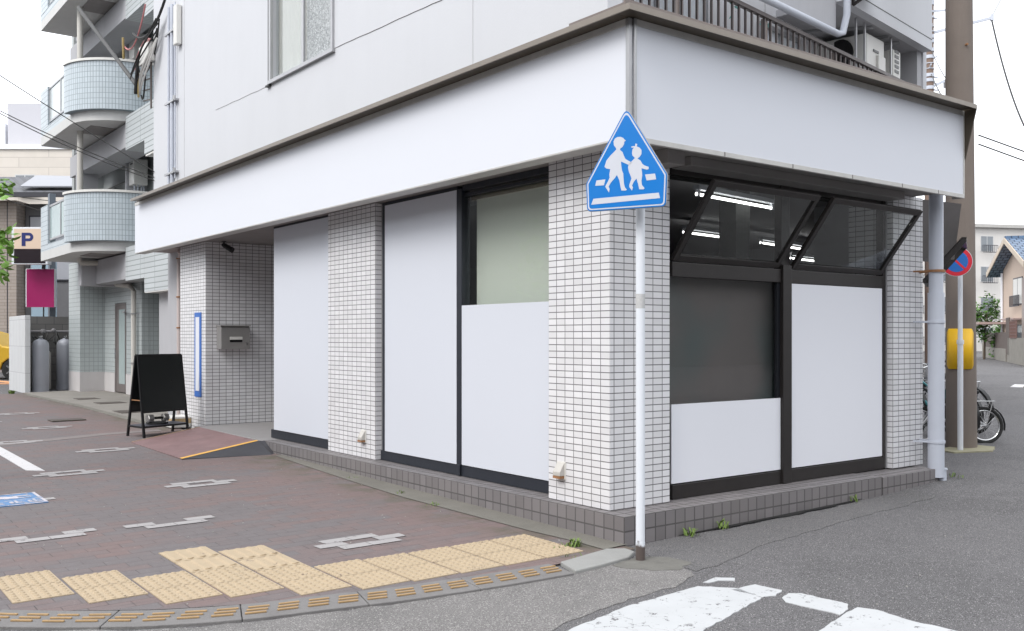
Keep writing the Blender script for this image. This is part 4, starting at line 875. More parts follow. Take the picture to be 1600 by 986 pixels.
def bicycle(name, label, R_=.33, frame_mat=None, basket=True, group='parked bicycles'):
    t = thing(name, label, 'bicycle', (0,0,0), group); fm_ = frame_mat; WB = 1.05 if R_ > .3 else .80
    def wheel(x):
        m = M(); k = 32
        m.tube([(x+(R_-.018)*math.cos(2*math.pi*i/k), 0, R_+(R_-.018)*math.sin(2*math.pi*i/k)) for i in range(k+1)], .019, 8, cap=False)
        ty = m.build('wheel', RUBBER, t, smooth=True)
        m = M(); m.tube([(x+(R_-.046)*math.cos(2*math.pi*i/k), 0, R_+(R_-.046)*math.sin(2*math.pi*i/k)) for i in range(k+1)], .011, 6, cap=False); m.build('rim', CHROME, ty, smooth=True)
        m = M()
        for i in range(28):
            a = 2*math.pi*i/28; s_ = .03*(1 if i % 2 else -1); m.tube([(x+.015*math.cos(a+1), s_, R_+.015*math.sin(a+1)), (x+(R_-.05)*math.cos(a), 0, R_+(R_-.05)*math.sin(a))], .0016, 4)
        m.tube([(x,-.05,R_),(x,.05,R_)], .02, 8); m.build('spokes', CHROME, ty)
    wheel(0); wheel(WB)
    m = M(); bb_ = (WB*.42,0,R_*.85); st_ = (WB*.30,0,R_*2+.02); hd = (WB*.80,0,R_*2+.10); hl = (WB*.84,0,R_*1.75)
    m.tube([bb_,st_],.016,8); m.tube([bb_,hl],.018,8); m.tube([(WB*.33,0,R_*1.7),hd],.014,8); m.tube([hd,hl],.02,8)
    for s_ in (-.05,.05): m.tube([bb_,(0,s_,R_)],.010,6); m.tube([(st_[0],0,st_[2]-.1),(0,s_,R_)],.008,6); m.tube([hl,(WB*.87,s_,R_*1.6),(WB,s_,R_)],.011,6)
    m.build('frame', fm_, t, smooth=True)
    m = M(); m.tube([hd,(WB*.76,0,R_*2+.28),(WB*.80,-.16,R_*2+.33),(WB*.66,-.27,R_*2+.30)],.011,8); m.tube([(WB*.76,0,R_*2+.28),(WB*.80,.16,R_*2+.33),(WB*.66,.27,R_*2+.30)],.011,8); m.build('handlebar', CHROME, t, smooth=True)
    m = M()
    for s_ in (-1,1): m.tube([(WB*.70,s_*.255,R_*2+.31),(WB*.60,s_*.285,R_*2+.29)],.016,8)
    m.build('grip', BLACK, t)
    m = M(); x, z = WB*.27, R_*2+.16; m.prism([(x-.14,-.09,z),(x-.14,.09,z),(x-.02,.07,z),(x+.13,.018,z-.005),(x+.13,-.018,z-.005),(x-.02,-.07,z)], (0,0,.05)); m.build('saddle', BLACK, t, bevel=.018)
    m = M(); m.tube([st_,(x,0,z)],.012,8); m.build('seat_post', CHROME, t)
    for cx, a0_, a1 in ((0,-.2,3.4),(WB,.5,2.9)):
        m = M(); k = 12; vs = []
        for i in range(k+1):
            a = a0_+(a1-a0_)*i/k
            for s_ in (-.028,.028): vs.append((cx+(R_+.018)*math.cos(a), s_, R_+(R_+.018)*math.sin(a)))
        m.add(vs, [(2*i,2*i+2,2*i+3,2*i+1) for i in range(k)]); m.build('mudguard', BLACK, t, smooth=True)
    m = M(); m.tube([(0,0,R_)]+[(0,0,R_)]*0+[(-.02,-.06,R_)],.01,6); 
    m.tube([(-.12,-.05,R_*2+.07),(.22,-.05,R_*2+.07)],.006,6); m.tube([(-.12,.05,R_*2+.07),(.22,.05,R_*2+.07)],.006,6); m.tube([(-.12,-.05,R_*2+.07),(-.12,.05,R_*2+.07)],.006,6); m.tube([(-.1,.05,R_*2+.07),(0,.05,R_)],.005,6); m.tube([(-.1,-.05,R_*2+.07),(0,-.05,R_)],.005,6); m.build('rear_rack', CHROME, t)
    m = M(); m.lathe((WB*.42,-.05,R_*.85), [(.01,-.004),(.085,-.004),(.085,.004),(.01,.004)], 20, 'y'); m.bar((WB*.42,-.07,R_*.85),(WB*.42+.12,-.07,R_*.85-.10),.016); m.bar((WB*.42,.07,R_*.85),(WB*.42-.12,.07,R_*.85+.10),.016); m.build('crank', BLACK, t)
    if basket:
        m = M(); x0,x1,y0,y1,z0,z1 = WB*.88,WB*.88+.26,-.17,.17,R_*2+.06,R_*2+.28
        for i in range(9):
            u_ = i/8
            for yy in (y0,y1): m.bar((x0+(x1-x0)*u_,yy,z0),(x0+(x1-x0)*u_,yy,z1),.004)
            for xx_ in (x0,x1): m.bar((xx_,y0+(y1-y0)*u_,z0),(xx_,y0+(y1-y0)*u_,z1),.004)
        for k in range(5):
            z = z0+(z1-z0)*k/4; m.bar((x0,y0,z),(x1,y0,z),.005); m.bar((x0,y1,z),(x1,y1,z),.005); m.bar((x0,y0,z),(x0,y1,z),.005); m.bar((x1,y0,z),(x1,y1,z),.005)
        m.prism([(x0,y0,z0),(x1,y0,z0),(x1,y1,z0),(x0,y1,z0)],(0,0,.004)); m.build('basket', CHROME, t)
    return t
b1 = bicycle('bicycle', 'small-wheeled bicycle whose white-rimmed wheel shows low to the right of the utility pole', .235, pm('bike_silver', (.45,.45,.46), .35, .6), False)
b1.location = (7.48,1.18,.115); b1.rotation_euler = (R(6),0,R(140))
b2 = bicycle('bicycle', 'dark city bicycle with a rear rack standing just behind the utility pole', .33, pm('bike_black', (.03,.03,.035), .3, .4), True)
b2.location = (8.52,1.84,.13); b2.rotation_euler = (R(-6),0,R(72))
b3 = dup(b2, (7.10,1.30,.12), R(62), 'teal city bicycle between the grey pipe and the utility pole')
for ch in b3.children:
    if ch.name.startswith('frame'): ch.data = ch.data.copy(); ch.data.materials[0] = pm('bike_teal', (.05,.20,.22), .35, .4)
b4 = dup(b2, (7.75,1.66,.12), R(80), 'bicycle with a wire basket half hidden behind the utility pole')

# ------------------------------------------------------------------ apartment block on the left
A = thing('apartment_block', 'pale green tiled apartment block with rounded balconies left of the shop', 'building', (1,16,0))
m = M(); m.box(1.62,9,16.62,20.2,0,2.75); m.box(2.6,9,12.0,16.62,0,2.75); m.box(2.3,9,12.0,26.0,2.9,12.5); m.box(1.45,1.62,12.0,20.2,2.75,12.5) if False else None
m.box(1.45,1.62,18.24,19.1,.66,2.76); m.box(1.45,1.62,16.2,17.34,.66,2.76); m.box(1.45,1.62,17.34,18.24,2.25,2.76)
m.box(1.62,2.3,12.0,20.2,3.2,3.4)
m.build('main_wall', PALE_TILE, A)
DADO = pm('pale_dado_concrete', (.52,.50,.50), .8, var=.08, scale=3, streak=.2)
for q in ((1.442,1.62,18.24,19.1),(1.442,1.62,16.2,17.34),(.895,1.45,19.1,20.2)):
    m = M(); m.box(*q,.1,.655); m.build('dado', DADO, A)
for q in ((.90,1.45,19.1,20.2,.655,3.25),(1.451,2.59,16.205,16.60,.1,2.60)):
    m = M(); m.box(*q); m.build('pillar', PALE_TILE, A)
m = M(); m.box(1.12,1.60,12.0,13.95,.1,2.34); m.build('blank_wall', GREYWALL, A)
# tiled beams (stepped) at first and second floor, and upper walls
for k in range(4):
    z = 2.65*k
    m = M(); m.box(1.501,2.3,12.0,21.2,3.0+z,3.2+z); m.build('floor_slab', GREYWALL, A)
    if k < 3:
        m = M(); m.box(.90,1.5,14.145,15.40,2.62+z,3.30+z) ; m.box(.90,1.5,12.0,14.14,2.345+z,3.30+z)
        m.build('tiled_band', LONG_TILE, A)
    m = M(); m.box(.93,1.5,15.402,20.2,2.70+z,3.18+z) if k else m.box(.93,1.5,15.402,20.2,2.66,3.18); m.build('edge_beam', GREYWALL, A)
m = M(); m.box(.905,1.5,12.0,14.138,2.325,2.358); m.build('band_trim', APPL, A); m = M(); m.box(.905,1.5,12.0,14.078,4.95,4.979); m.build('band_trim', APPL, A)
m = M(); m.box(.62,1.35,17.80,18.05,2.62,3.2); m.build('cross_beam', GREYWALL, A)
m = M()
for k in range(1, 4):
    z = 2.65*k; m.box(1.9,2.3,12.0,24.0,.75+z,3.0+z); m.box(1.2,1.9,21.0,21.2,.75+z,3.0+z)
m.build('recess_wall', pm('recess_grey', (.36,.38,.38), .8, var=.06), A)
for k in range(1, 4):
    z = 2.65*k
    f = M(); f.box(1.86,1.9,18.7,20.95,.9+z,2.55+z); f = f.build('window', pm('window_brown_frame', (.10,.09,.085), .5), A)
    m = M(); m.box(1.85,1.858,18.75,19.75,.95+z,2.5+z); m.build('pane', pm('dark_pane', (.03,.035,.035), .1), f)
    m = M(); m.box(1.84,1.848,19.8,20.9,.95+z,2.5+z); m.build('pane', pm('curtain_pane', (.30,.31,.30), .2), f)
m = M()
for k in range(1, 5):
    z = 2.65*k; m.box(.92,1.35,19.3,19.6,.55+z,2.75+z)
m.build('rear_pier', GREYWALL, A)
# rounded balconies
BF, BS, RR, BE = .10, 15.42, 1.05, 19.3
for k in range(3):
    z0 = 3.225+2.65*k; zt = 4.45+2.65*k
    arc = [(BF+RR-RR*math.sin(a), BS+RR-RR*math.cos(a)) for a in [math.pi/2*i/14 for i in range(15)]]  # from side to front
    path = [(2.25,BS)] + arc
    out = path + [(BF, BE)]
    sl = M(); sl.prism([(x, y, z0) for x, y in out] + [(2.25, BE, z0)], (0,0,.20)); SL = sl.build('balcony', pm('balcony_slab_paint', (.58,.58,.57), .7, var=.06, streak=.12), A)
    def wallstrip(pth, zb, z2, th, nm, mat, par):
        m = M(); n_ = len(pth); inn = []
        for i, p in enumerate(pth):
            a = Vector(pth[max(i-1,0)]); b = Vector(pth[min(i+1,n_-1)]); t_ = (b-a).normalized(); inn.append((p[0]+t_.y*th, p[1]-t_.x*th))
        vs = [(x,y,zb) for x,y in pth]+[(x,y,z2) for x,y in pth]+[(x,y,zb) for x,y in inn]+[(x,y,z2) for x,y in inn]
        fs = []
        for i in range(n_-1): fs += [(i,i+1,n_+i+1,n_+i),(2*n_+i,3*n_+i,3*n_+i+1,2*n_+i+1),(n_+i,n_+i+1,3*n_+i+1,3*n_+i),(i,2*n_+i,2*n_+i+1,i+1)]
        fs += [(0,n_,3*n_,2*n_),(n_-1,3*n_-1,4*n_-1,2*n_-1)]
        m.add(vs, fs); o = m.build(nm, mat, par)
        # run the tile pattern along the curve
        me = o.data; uv = me.uv_layers[0].data; acc = [0]
        for a, b in zip(pth, pth[1:]): acc.append(acc[-1]+math.dist(a, b))
        for pol in me.polygons:
            for li in pol.loop_indices:
                co = me.vertices[me.loops[li].vertex_index].co + ORG[par.name]
                j = min(range(n_), key=lambda q: min((co.x-pth[q][0])**2+(co.y-pth[q][1])**2, (co.x-inn[q][0])**2+(co.y-inn[q][1])**2))
                uv[li].uv = (acc[j], co.z-zb)
        return o
    wallstrip(path, z0+.201, zt-.05, -.13, 'curved_parapet', BALC_TILE, SL)
    wallstrip([(2.25,BS-.01)]+[(x-.012,y-.012) for x,y in arc], zt-.048, zt, -.15, 'coping', APPL, SL)
    m = M(); m.box(BF,BF+.12,BS+RR+.002,BE,z0+.201,z0+.33); m.box(BF-.005,BF+.14,BS+RR+.004,BE,z0+.331,z0+.345); m.box(BF,BF+.13,18.60,BE,z0+.346,zt); m.build('front_parapet', BALC_TILE, SL)
    f = M(); f.box(BF+.03,BF+.07,BS+RR+.01,18.60,zt-.06,zt-.015); f.box(BF+.03,BF+.07,BS+RR+.01,18.60,z0+.42,z0+.46)
    for yy in (BS+RR+.01, 17.50, 18.56): f.box(BF+.03,BF+.07,yy,yy+.04,z0+.46,zt-.06)
    f = f.build('balcony_rail', ALU, SL)
    m = M(); m.box(BF+.045,BF+.053,BS+RR+.05,18.56,z0+.462,zt-.062); m.build('frosted_pane', pm('balcony_frost', (.33,.42,.42) if k == 0 else (.50,.55,.56), .2, var=.06), SL)
    m = M(); m.box(.45,1.1,16.3,17.2,z0-.012,z0-.001); m.build('hatch', SOFF, SL)
    m = M(); m.tube([(.42,17.05,zt-.02),(.42,17.05,z0+2.65)], .062, 16); m.build('balcony_pipe', PVCB, SL, smooth=True)
# door, pipe
f = M(); f.box(1.445,1.49,17.355,17.42,.23,2.24); f.box(1.445,1.49,18.16,18.225,.23,2.24); f.box(1.445,1.49,17.42,18.16,2.18,2.24); f = f.build('door', pm('door_taupe', (.17,.15,.145), .5, .3), A)
m = M(); m.box(1.455,1.48,17.42,18.16,.23,2.18); dl = m.build('door_leaf', pm('door_leaf_taupe', (.20,.175,.17), .45, .3), f)
m = M(); m.box(1.449,1.454,17.45,17.92,.42,2.1); m.build('door_glass', FROST, f)
m = M(); m.tube([(1.40,18.02,.98),(1.40,18.02,1.22)], .015, 8); m.build('door_handle', CHROME, f)
m = M(); m.bar((1.30,16.9,2.03),(1.42,17.5,2.03),.03,.03); m.build('door_closer', ALU, f)
m = M(); m.tube([(0.556, 17.7, 3.204), (0.583, 17.7, 3.107), (1.201, 17.7, 3.121), (1.269, 17.7, 3.038), (1.269, 17.7, 2.751), (1.36, 17.731, 2.655), (1.36, 16.739, 2.584), (1.36, 16.455, 2.462)]+[(1.36,16.455,.25)], .055, 14); pp = m.build('rainwater_pipe', PVCB, A, smooth=True)
m = M()
for z in (1.98,.92): m.tube([(1.36,16.455,z-.012),(1.36,16.455,z+.012)], .075, 14); m.bar((1.36,16.455,z),(1.46,16.33,z),.02)
m.build('pipe_clamp', ALU, pp)
def heater(z, lab):
    t = thing('water_heater', lab, 'water heater', (1.65,17.1,z), 'gas water heaters on the apartment recesses')
    m = M(); m.box(1.50,1.80,16.94,17.32,z,z+.56); m.build('heater_case', APPL, t, bevel=.012)
    m = M(); m.box(1.492,1.499,17.02,17.2,z+.45,z+.48); m.build('slot', BLACK, t)
    m = M()
    for x in (1.56,1.63,1.71,1.76): m.tube([(x,17.1,z),(x,17.1,z-.45)], .018, 8)
    m.build('heater_pipes', PVC, t, smooth=True)
    m = M(); m.box(1.45,2.3,17.34,17.42,z-.5,z+1.2); m.build('back_board', GREYWALL, t)
heater(4.84, 'cream gas water heater above the lower rounded balcony'); heater(7.62, 'cream gas water heater above the middle rounded balcony beside the cables')
t = thing('pink_downpipe', 'thin pinkish rainwater pipe beside the tiled pillar left of the blue-bordered sign', 'pipe', (.26,10.2,.2))
m = M(); m.tube([(.20,9.99,2.80),(.26,10.1,2.74),(.265,10.2,2.70),(.265,10.2,.15)], .034, 12); m.build('pipe', pm('pink_pvc', (.52,.45,.43), .5, var=.06, streak=.2), t, smooth=True)
m = M()
for z in (2.1,1.62,2.70): m.tube([(.265,10.2,z-.01),(.265,10.2,z+.01)], .045, 12); m.bar((.265,10.2,z),(.40,9.9,z),.015)
m.build('clamp', RUST, t)

# gas cylinders and their enclosure
t = thing('gas_enclosure', 'low white block wall with a grey back wall round the gas cylinders', 'wall', (.4,20.5,.1))
m = M(); m.box(-.13,-.012,19.86,21.8,.05,1.985); m.build('side_wall', tile('white_block', (.58,.59,.60), (.40,.40,.42), .39, .63, .006, .02, .7, .5), t, bevel=.008)
m = M(); m.box(-.012,1.3,21.2,21.35,.05,1.99); m.build('back_wall', tile('grey_block', (.16,.155,.15), (.09,.09,.09), .39, .2, .008, .1, .9, .5), t)
m = M(); m.tube([(.0,21.12,1.62),(1.2,21.12,1.62)], .028, 8); m.lathe((.50,21.05,1.62), [(.02,-.05),(.06,-.04),(.06,.04),(.02,.05)], 14, 'y'); m.lathe((.74,21.05,1.65), [(.02,-.05),(.045,-.04),(.045,.04),(.02,.05)], 14, 'y'); m.build('regulator', pm('regulator_grey', (.30,.29,.30), .5, .3), t)
for i, (x0, x1) in enumerate([(.15,.52),(.40,.60),(.65,.85),(.70,1.08),(.2,.8)]):
    m = M(); m.tube([(x0,20.6,1.35),(x0+.05,20.8,1.5+.1*(i % 2)),((x0+x1)/2,20.9,1.3),(x1,21.0,1.58)], .014, 6); m.build('hose', WIRE, t, smooth=True)
m = M(); m.tube([(.60,20.9,.2),(.60,20.9,1.1)], .05, 12); m.tube([(.48,20.95,1.1),(.62,20.9,1.1)], .03, 10); m.tube([(.48,20.95,1.0),(.48,20.95,1.45)], .02, 8); m.build('standpipe', PVCB, t, smooth=True)
def cyl(x, y, lab):
    t = thing('gas_cylinder', lab, 'gas cylinder', (x, y, .16), 'tall grey gas cylinders')
    GC = bpy.data.materials.get('gas_cylinder_grey') or pm('gas_cylinder_grey', (.36,.37,.41), .45, .2, var=.12, scale=2, streak=.15)
    m = M(); m.lathe((x,y,.20), [(.05,0),(.175,.02),(.185,.08),(.185,1.06),(.175,1.14),(.13,1.20),(.05,1.235),(.045,1.25)], 28); m.build('cylinder_body', GC, t, smooth=True)
    m = M(); m.lathe((x,y,.15), [(.166,0),(.166,.14),(.186,.142),(.186,.0)], 28); m.build('foot_ring', GC, t, smooth=True)
    m = M(); m.lathe((x,y,1.43), [(.03,0),(.03,.05),(.045,.055),(.045,.075)], 12); m.tube([(x,y-.02,1.46),(x,y-.08,1.46)], .018, 8); m.build('valve', CHROME, t)
cyl(.262,20.15,'tall grey gas cylinder next to the white block wall, nearer one'); cyl(.95,20.85,'tall grey gas cylinder beside the apartment pillar, farther one')

# parking signs
t = thing('parking_sign', 'cream and black box sign with a navy letter P above the magenta board', 'sign', (.6,23.8,.2))
us = Vector((.795,-.607,0)); a = Vector((.311,24.029,3.449)); fn_ = Vector((-.607,-.795,0))
m = M(); m.obox(a, us*.98, (0,0,1.006), fn_*-.22); bx = m.build('sign_box', WHITEP, t, bevel=.01)
m = M(); m.obox(a+us*.07+fn_*.002+Vector((0,0,.42)), us*.85, (0,0,.54), fn_*.006); fc = m.build('cream_face', pm('cream_face_paint', (.72,.56,.43), .5, var=.04), t)
m = M(); m.obox(a+us*.07+fn_*.002+Vector((0,0,.03)), us*.85, (0,0,.385), fn_*.006); m.build('black_face', pm('black_face_paint', (.025,.018,.022), .2), t)
pc = a+us*.30+Vector((0,0,.495))+fn_*.010; th_ = fn_*.004; m = M()
m.obox(pc-us*.02, us*.105, (0,0,.36), th_)
outr = [(.085,.36),(.18,.36)]+[(.18+.115*math.sin(q),.245+.115*math.cos(q)) for q in [math.pi*i/12 for i in range(13)]]+[(.085,.13)]
innr = [(.085,.285),(.175,.285)]+[(.175+.04*math.sin(q),.245+.04*math.cos(q)) for q in [math.pi*i/12 for i in range(13)]]+[(.085,.205)]
n_ = len(outr); vo_ = [pc+us*u_+Vector((0,0,v_)) for u_, v_ in outr]; vi = [pc+us*u_+Vector((0,0,v_)) for u_, v_ in innr]
m.add(vo_+vi+[q+th_ for q in vo_+vi], [f for i in range(n_-1) for f in ((i,i+1,n_+i+1,n_+i),(2*n_+i,3*n_+i,3*n_+i+1,2*n_+i+1),(i,2*n_+i,2*n_+i+1,i+1),(n_+i,n_+i+1,3*n_+i+1,3*n_+i))])
m.build('letter', pm('navy_letter', (.012,.02,.14), .5), fc)
m = M(); m.bar((1.40,24.42,.15),(1.40,24.42,5.5),.20,.16); m.build('sign_post', pm('galvanised_post', (.20,.23,.27), .5, .5, var=.1), t)
t = thing('magenta_board', 'plain magenta board with a white edge on the post under the parking sign', 'sign', (1.0,24.1,2.3))
m = M(); a = Vector((.716,24.348,2.304)); m.obox(a, us*.80, (0,0,1.06), fn_*-.12); m.build('board_box', WHITEP, t, bevel=.008)
m = M(); m.obox(a+us*.03+fn_*.002, us*.76, (0,0,1.05), fn_*.006); m.build('magenta_face', pm('magenta_paint', (.33,.012,.11), .35, var=.25, scale=.8), t)
m = M(); m.tube([(1.1,24.0,3.36),(1.12,24.0,3.55)], .05, 8); m.tube([(1.1,23.98,2.3),(1.1,24.0,2.0)], .02, 6); m.build('cable_stub', WIRE, t)

# yellow car
t = thing('parked_car', 'yellow small car with its headlight and front wheel showing behind the block wall', 'car', (-.6,28.6,.18))
cdir = Vector((.86,-.51,0)); cn = Vector((-.51,-.86,0)); nose = Vector((1.55,27.2,.20))
YC = pm('car_yellow', (.68,.42,.04), .22, .1, var=.02)
prof = [(0,.28),(-.02,.50),(.08,.72),(.45,.93),(1.0,1.02),(1.45,1.42),(1.9,1.55),(2.9,1.55),(3.55,1.25),(3.75,.95),(3.8,.4),(3.6,.25),(3.3,.25)]
wh1, wh2 = .70, 2.95
prof += [(wh2+.36*math.cos(a), .30+.36*math.sin(a)) for a in [0, .6, 1.2, 1.57, 2.0, 2.6, 3.14]] + [(wh1+.36*math.cos(a), .30+.36*math.sin(a)) for a in [0, .6, 1.2, 1.57, 2.0, 2.6, 3.14]] + [(.2,.22)]
def cp(x, y, z): return nose - cdir*x - cn*(-y) + Vector((0,0,z-.02))
m = M(); m.prism([cp(x, .0, z) for x, z in prof], cn*-1.65); m.build('car_body', YC, t, bevel=.05)
for wx in (wh1, wh2):
    for wy in (0.0, -1.45):
        c = cp(wx, wy, .31); m = M(); m.tube([c+cn*.005, c-cn*.2], .31, 28); wl = m.build('wheel', RUBBER, t)
        m = M(); m.tube([c+cn*.010, c+cn*.004], .215, 28); hb = m.build('rim', pm('rim_dark', (.05,.05,.05), .3, .6), wl)
        m = M()
        for i in range(5):
            a = 2*math.pi*i/5; d = cdir*math.cos(a)+Vector((0,0,1))*math.sin(a); m.bar(c+cn*.016, c+cn*.016+d*.2, .045, .02, up=cn)
        m.tube([c+cn*.02, c+cn*.03], .05, 10); m.build('wheel_spokes', CHROME, wl)
m = M(); k = 18; c = cp(.30, .0, .80)+cn*.01; m.add([c+(cdir*math.cos(2*math.pi*i/k)*.17+Vector((0,0,1))*math.sin(2*math.pi*i/k)*.105+cdir*-.5*math.sin(2*math.pi*i/k)*.1) + cn*.02 for i in range(k)], [tuple(range(k))]); m.build('headlight', pm('headlight_lens', (.55,.58,.6), .1, .6), t)
m = M(); m.prism([cp(x, .012, z) for x, z in [(1.12,1.02),(1.50,1.38),(1.9,1.48),(2.9,1.48),(3.4,1.2),(3.45,1.02)]], cn*-.01); m.build('side_window', pm('car_glass', (.02,.025,.03), .05), t)
m = M(); m.prism([cp(-.01,-.1,.25),cp(-.01,-1.55,.25),cp(-.03,-1.55,.45),cp(-.03,-.1,.45)], cdir*.01); m.build('bumper_grille', BLACK, t)

# ------------------------------------------------------------------ background, left
def facade(parent, o, u, w, h, d, mat, name='wall'):
    m = M(); n_ = Vector((u.y,-u.x,0)); m.obox(o, u*w, (0,0,h), n_*-d); return m.build(name, mat, parent)
def win(parent, o, u, w, h, mat_f, mat_g, name='window', fr_=.05):
    n_ = Vector((u.y,-u.x,0)); f = M(); f.obox(o+n_*.02, u*w, (0,0,h), n_*-.05)
    f = f.build(name, mat_f, parent); m = M()
    half = (w-3*fr_)/2
    for k in range(2): m.obox(o+n_*.026+u*(fr_+k*(half+fr_))+Vector((0,0,fr_)), u*half, (0,0,h-2*fr_), n_*-.004)
    m.build('pane', mat_g, f); return f
uh = Vector((.795,-.607,0)); hn = Vector((-.607,-.795,0))
PAN = pm('bg_pane', (.20,.22,.24), .12, var=.2, scale=1); FRW = pm('bg_frame', (.55,.55,.55), .5); FRD = pm('bg_frame_dark', (.035,.035,.045), .5)
t = thing('beige_house', 'beige brick-clad house with a dark tiled roof behind the parking sign', 'house', (2.4,35,0))
SID = tile('beige_siding', (.38,.325,.29), (.27,.23,.20), .45, .12, .010, .06, .8, .5)
o = Vector((-3.5,39.0,0)); facade(t, o, uh, 7.3, 6.55, 5, SID)
facade(t, o+uh*7.35-hn*.8, uh, 4.5, 6.5, 4, SID)
m = M(); a = o+uh*7.33+hn*-.6; m.obox(a, uh*2.2, (0,0,6.5), hn*-.1); m.build('bay_panel', pm('slate_panel', (.16,.16,.17), .6), t)
win(t, o+uh*7.5+hn*-.55+Vector((0,0,3.6)), uh, 1.9, 2.45, FRD, pm('curtain_glass', (.42,.43,.47), .3, var=.1))
RT = tile('grey_roof_tile', (.10,.105,.12), (.04,.04,.045), .35, .28, .02, .15, .6, .5)
m = M(); e0 = o+hn*.7+Vector((0,0,6.75)); m.add([e0-uh*1, e0+uh*12.5, e0+uh*12.5-hn*3.6+Vector((0,0,1.15)), e0-uh*1-hn*3.6+Vector((0,0,1.15))], [(0,1,2,3)])
rf = m.build('roof', RT, t); so_ = rf.modifiers.new('s', 'SOLIDIFY'); so_.thickness = .12
me = rf.data
for li, uvp in enumerate([(0,0),(13.5,0),(13.5,3.8),(0,3.8)]): me.uv_layers[0].data[li].uv = uvp
m = M(); m.obox(e0-uh*1+hn*.08+Vector((0,0,-.18)), uh*13.5, (0,0,.16), hn*-.10); m.build('gutter', FRD, t)
m = M(); m.obox(o+uh*6.95+hn*.012+Vector((0,0,0)), uh*.03, (0,0,6.5), hn*-.01); m.obox(o+uh*4.0+hn*.012, uh*.03, (0,0,6.5), hn*-.01); m.build('wall_seam', FRD, t)
m = M(); m.obox(o+uh*6.15+hn*.1, uh*.18, (0,0,3.55), hn*-.1); m.obox(o+uh*4.6+hn*.1+Vector((0,0,3.4)), uh*1.7, (0,0,.15), hn*-.1); gf = m.build('gate_frame', WHITEP, t)
m = M(); m.obox(o+uh*4.6+hn*.05, uh*1.5, (0,0,3.3), hn*-.04); m.build('gate_shutter', pm('shutter_rose', (.30,.24,.24), .6), t)
m = M(); m.obox(o+uh*8.3+hn*.9+Vector((0,0,1.9)), uh*.9, (0,0,2.6), hn*-.06); m.build('blue_post_board', pm('pale_blue_board', (.28,.38,.46), .5, var=.1), t)
t = thing('skylight_panel', 'white sloping sheet panel on the dark tiled roof', 'roof panel', (2.6,33.7,6.8))
m = M(); a = e0+uh*6.2-hn*.3+Vector((0,0,.22)); m.add([a+uh*1.45, a+uh*4.5, a+uh*4.5-hn*1.6+Vector((0,0,.58)), a+uh*1.1-hn*1.9+Vector((0,0,.72))], [(0,1,2,3)]); sk = m.build('sheet', pm('skylight_sheet', (.34,.35,.38), .7, var=.04), t); so_ = sk.modifiers.new('s', 'SOLIDIFY'); so_.thickness = .05
t = thing('cream_building', 'long cream building with small windows rising over the beige house', 'building', (4,49,0))
o = Vector((-6,56.7,0)); CRM = tile('cream_siding', (.62,.575,.52), (.50,.46,.42), 3.0, .5, .02, .03, .8, .5)
facade(t, o, uh, 30, 10.95, 8, CRM); m = M(); m.obox(o+hn*.1+Vector((0,0,10.9)), uh*30, (0,0,.25), hn*-.3); m.build('coping', WHITEP, t)
win(t, Vector((4.704,48.3,8.55))+hn*.05, uh, 1.0, 1.05, FRW, PAN); win(t, Vector((2.4,50.1,8.3))+hn*.05, uh, 1.5, 1.6, FRW, PAN)
t = thing('grey_tower', 'plain pale grey stair tower standing behind the cream building', 'building', (5,50,0))
facade(t, Vector((4.7,50.3,0)), uh, 4.6, 13.55, 4, pm('tower_grey', (.50,.50,.54), .8, var=.03)); m = M(); m.obox(Vector((4.6,50.45,13.3)), uh*4.8, (0,0,.2), hn*-.2); m.build('coping', WHITEP, t)
m = M(); m.obox(Vector((3.6,51.4,11.2)), uh*1.3, (0,0,1.35), hn*-2); m.build('lower_block', WHITEP, t)

# ------------------------------------------------------------------ background, right
t = thing('white_apartment', 'distant white four-storey apartment building with small balconies', 'building', (75,35,0))
o = Vector((66.5,41.5,0)); WA = pm('far_white_wall', (.62,.60,.575), .8, var=.05, scale=.6, streak=.08); ua = Vector((.90,-.435,0)).normalized(); na = Vector((ua.y,-ua.x,0))
facade(t, o, ua, 30, 10.9, 10, WA); m = M(); m.obox(o+na*.4-ua*.3+Vector((0,0,10.9)), ua*30.6, (0,0,.28), na*-10); m.build('roof_slab', pm('far_roof', (.42,.41,.39), .8), t)
for fl in range(4):
    for i in range(13):
        p = o+ua*(.8+2.25*i)+na*.02+Vector((0,0,1.0+2.62*fl))
        f = win(t, p, ua, 1.25, 1.35, FRW, PAN)
        m = M(); q = p+na*.45+Vector((0,0,-.1))
        for k in range(9): m.bar(q+ua*(-.1+1.45*k/8), q+ua*(-.1+1.45*k/8)+Vector((0,0,.6)), .03)
        m.bar(q-ua*.1+Vector((0,0,.6)), q+ua*1.35+Vector((0,0,.6)), .05); m.bar(q-ua*.1, q+ua*1.35, .05); m.build('window_rail', FRD, f)
t = thing('blue_roof_house', 'peach rendered house with a blue tiled gable roof down the side street', 'house', (38,15,0))
PEA = pm('peach_render', (.56,.45,.37), .85, var=.04, scale=1, streak=.08)
RTV = Vector((.795,-.607,0)); FWV = Vector((.607,.795,0))
gA = Vector((45.39,19.80,.3))+RTV*.75; gB = Vector((40.42,16.04,.3))+RTV*.75; gu = (gB-gA).normalized(); gw = (gB-gA).length; go = Vector((gu.y,-gu.x,0))
if go.dot(RTV) > 0: go = -go
hz_ = lambda v, z: Vector((v.x, v.y, z)); gm_ = gA.lerp(gB, .52)
m = M(); m.prism([gA, gB, hz_(gB,5.0), hz_(gm_,6.0), hz_(gA,5.0)], go*-7); m.build('wall', PEA, t)
BT = tile('blue_roof_tile', (.085,.15,.25), (.03,.05,.09), .3, .25, .03, .25, .35, .5)
pk = hz_(gm_,6.22)+go*.6; e1 = hz_(gA,4.78)-gu*.9+go*.6; e2 = hz_(gB,4.78)+gu*.9+go*.6
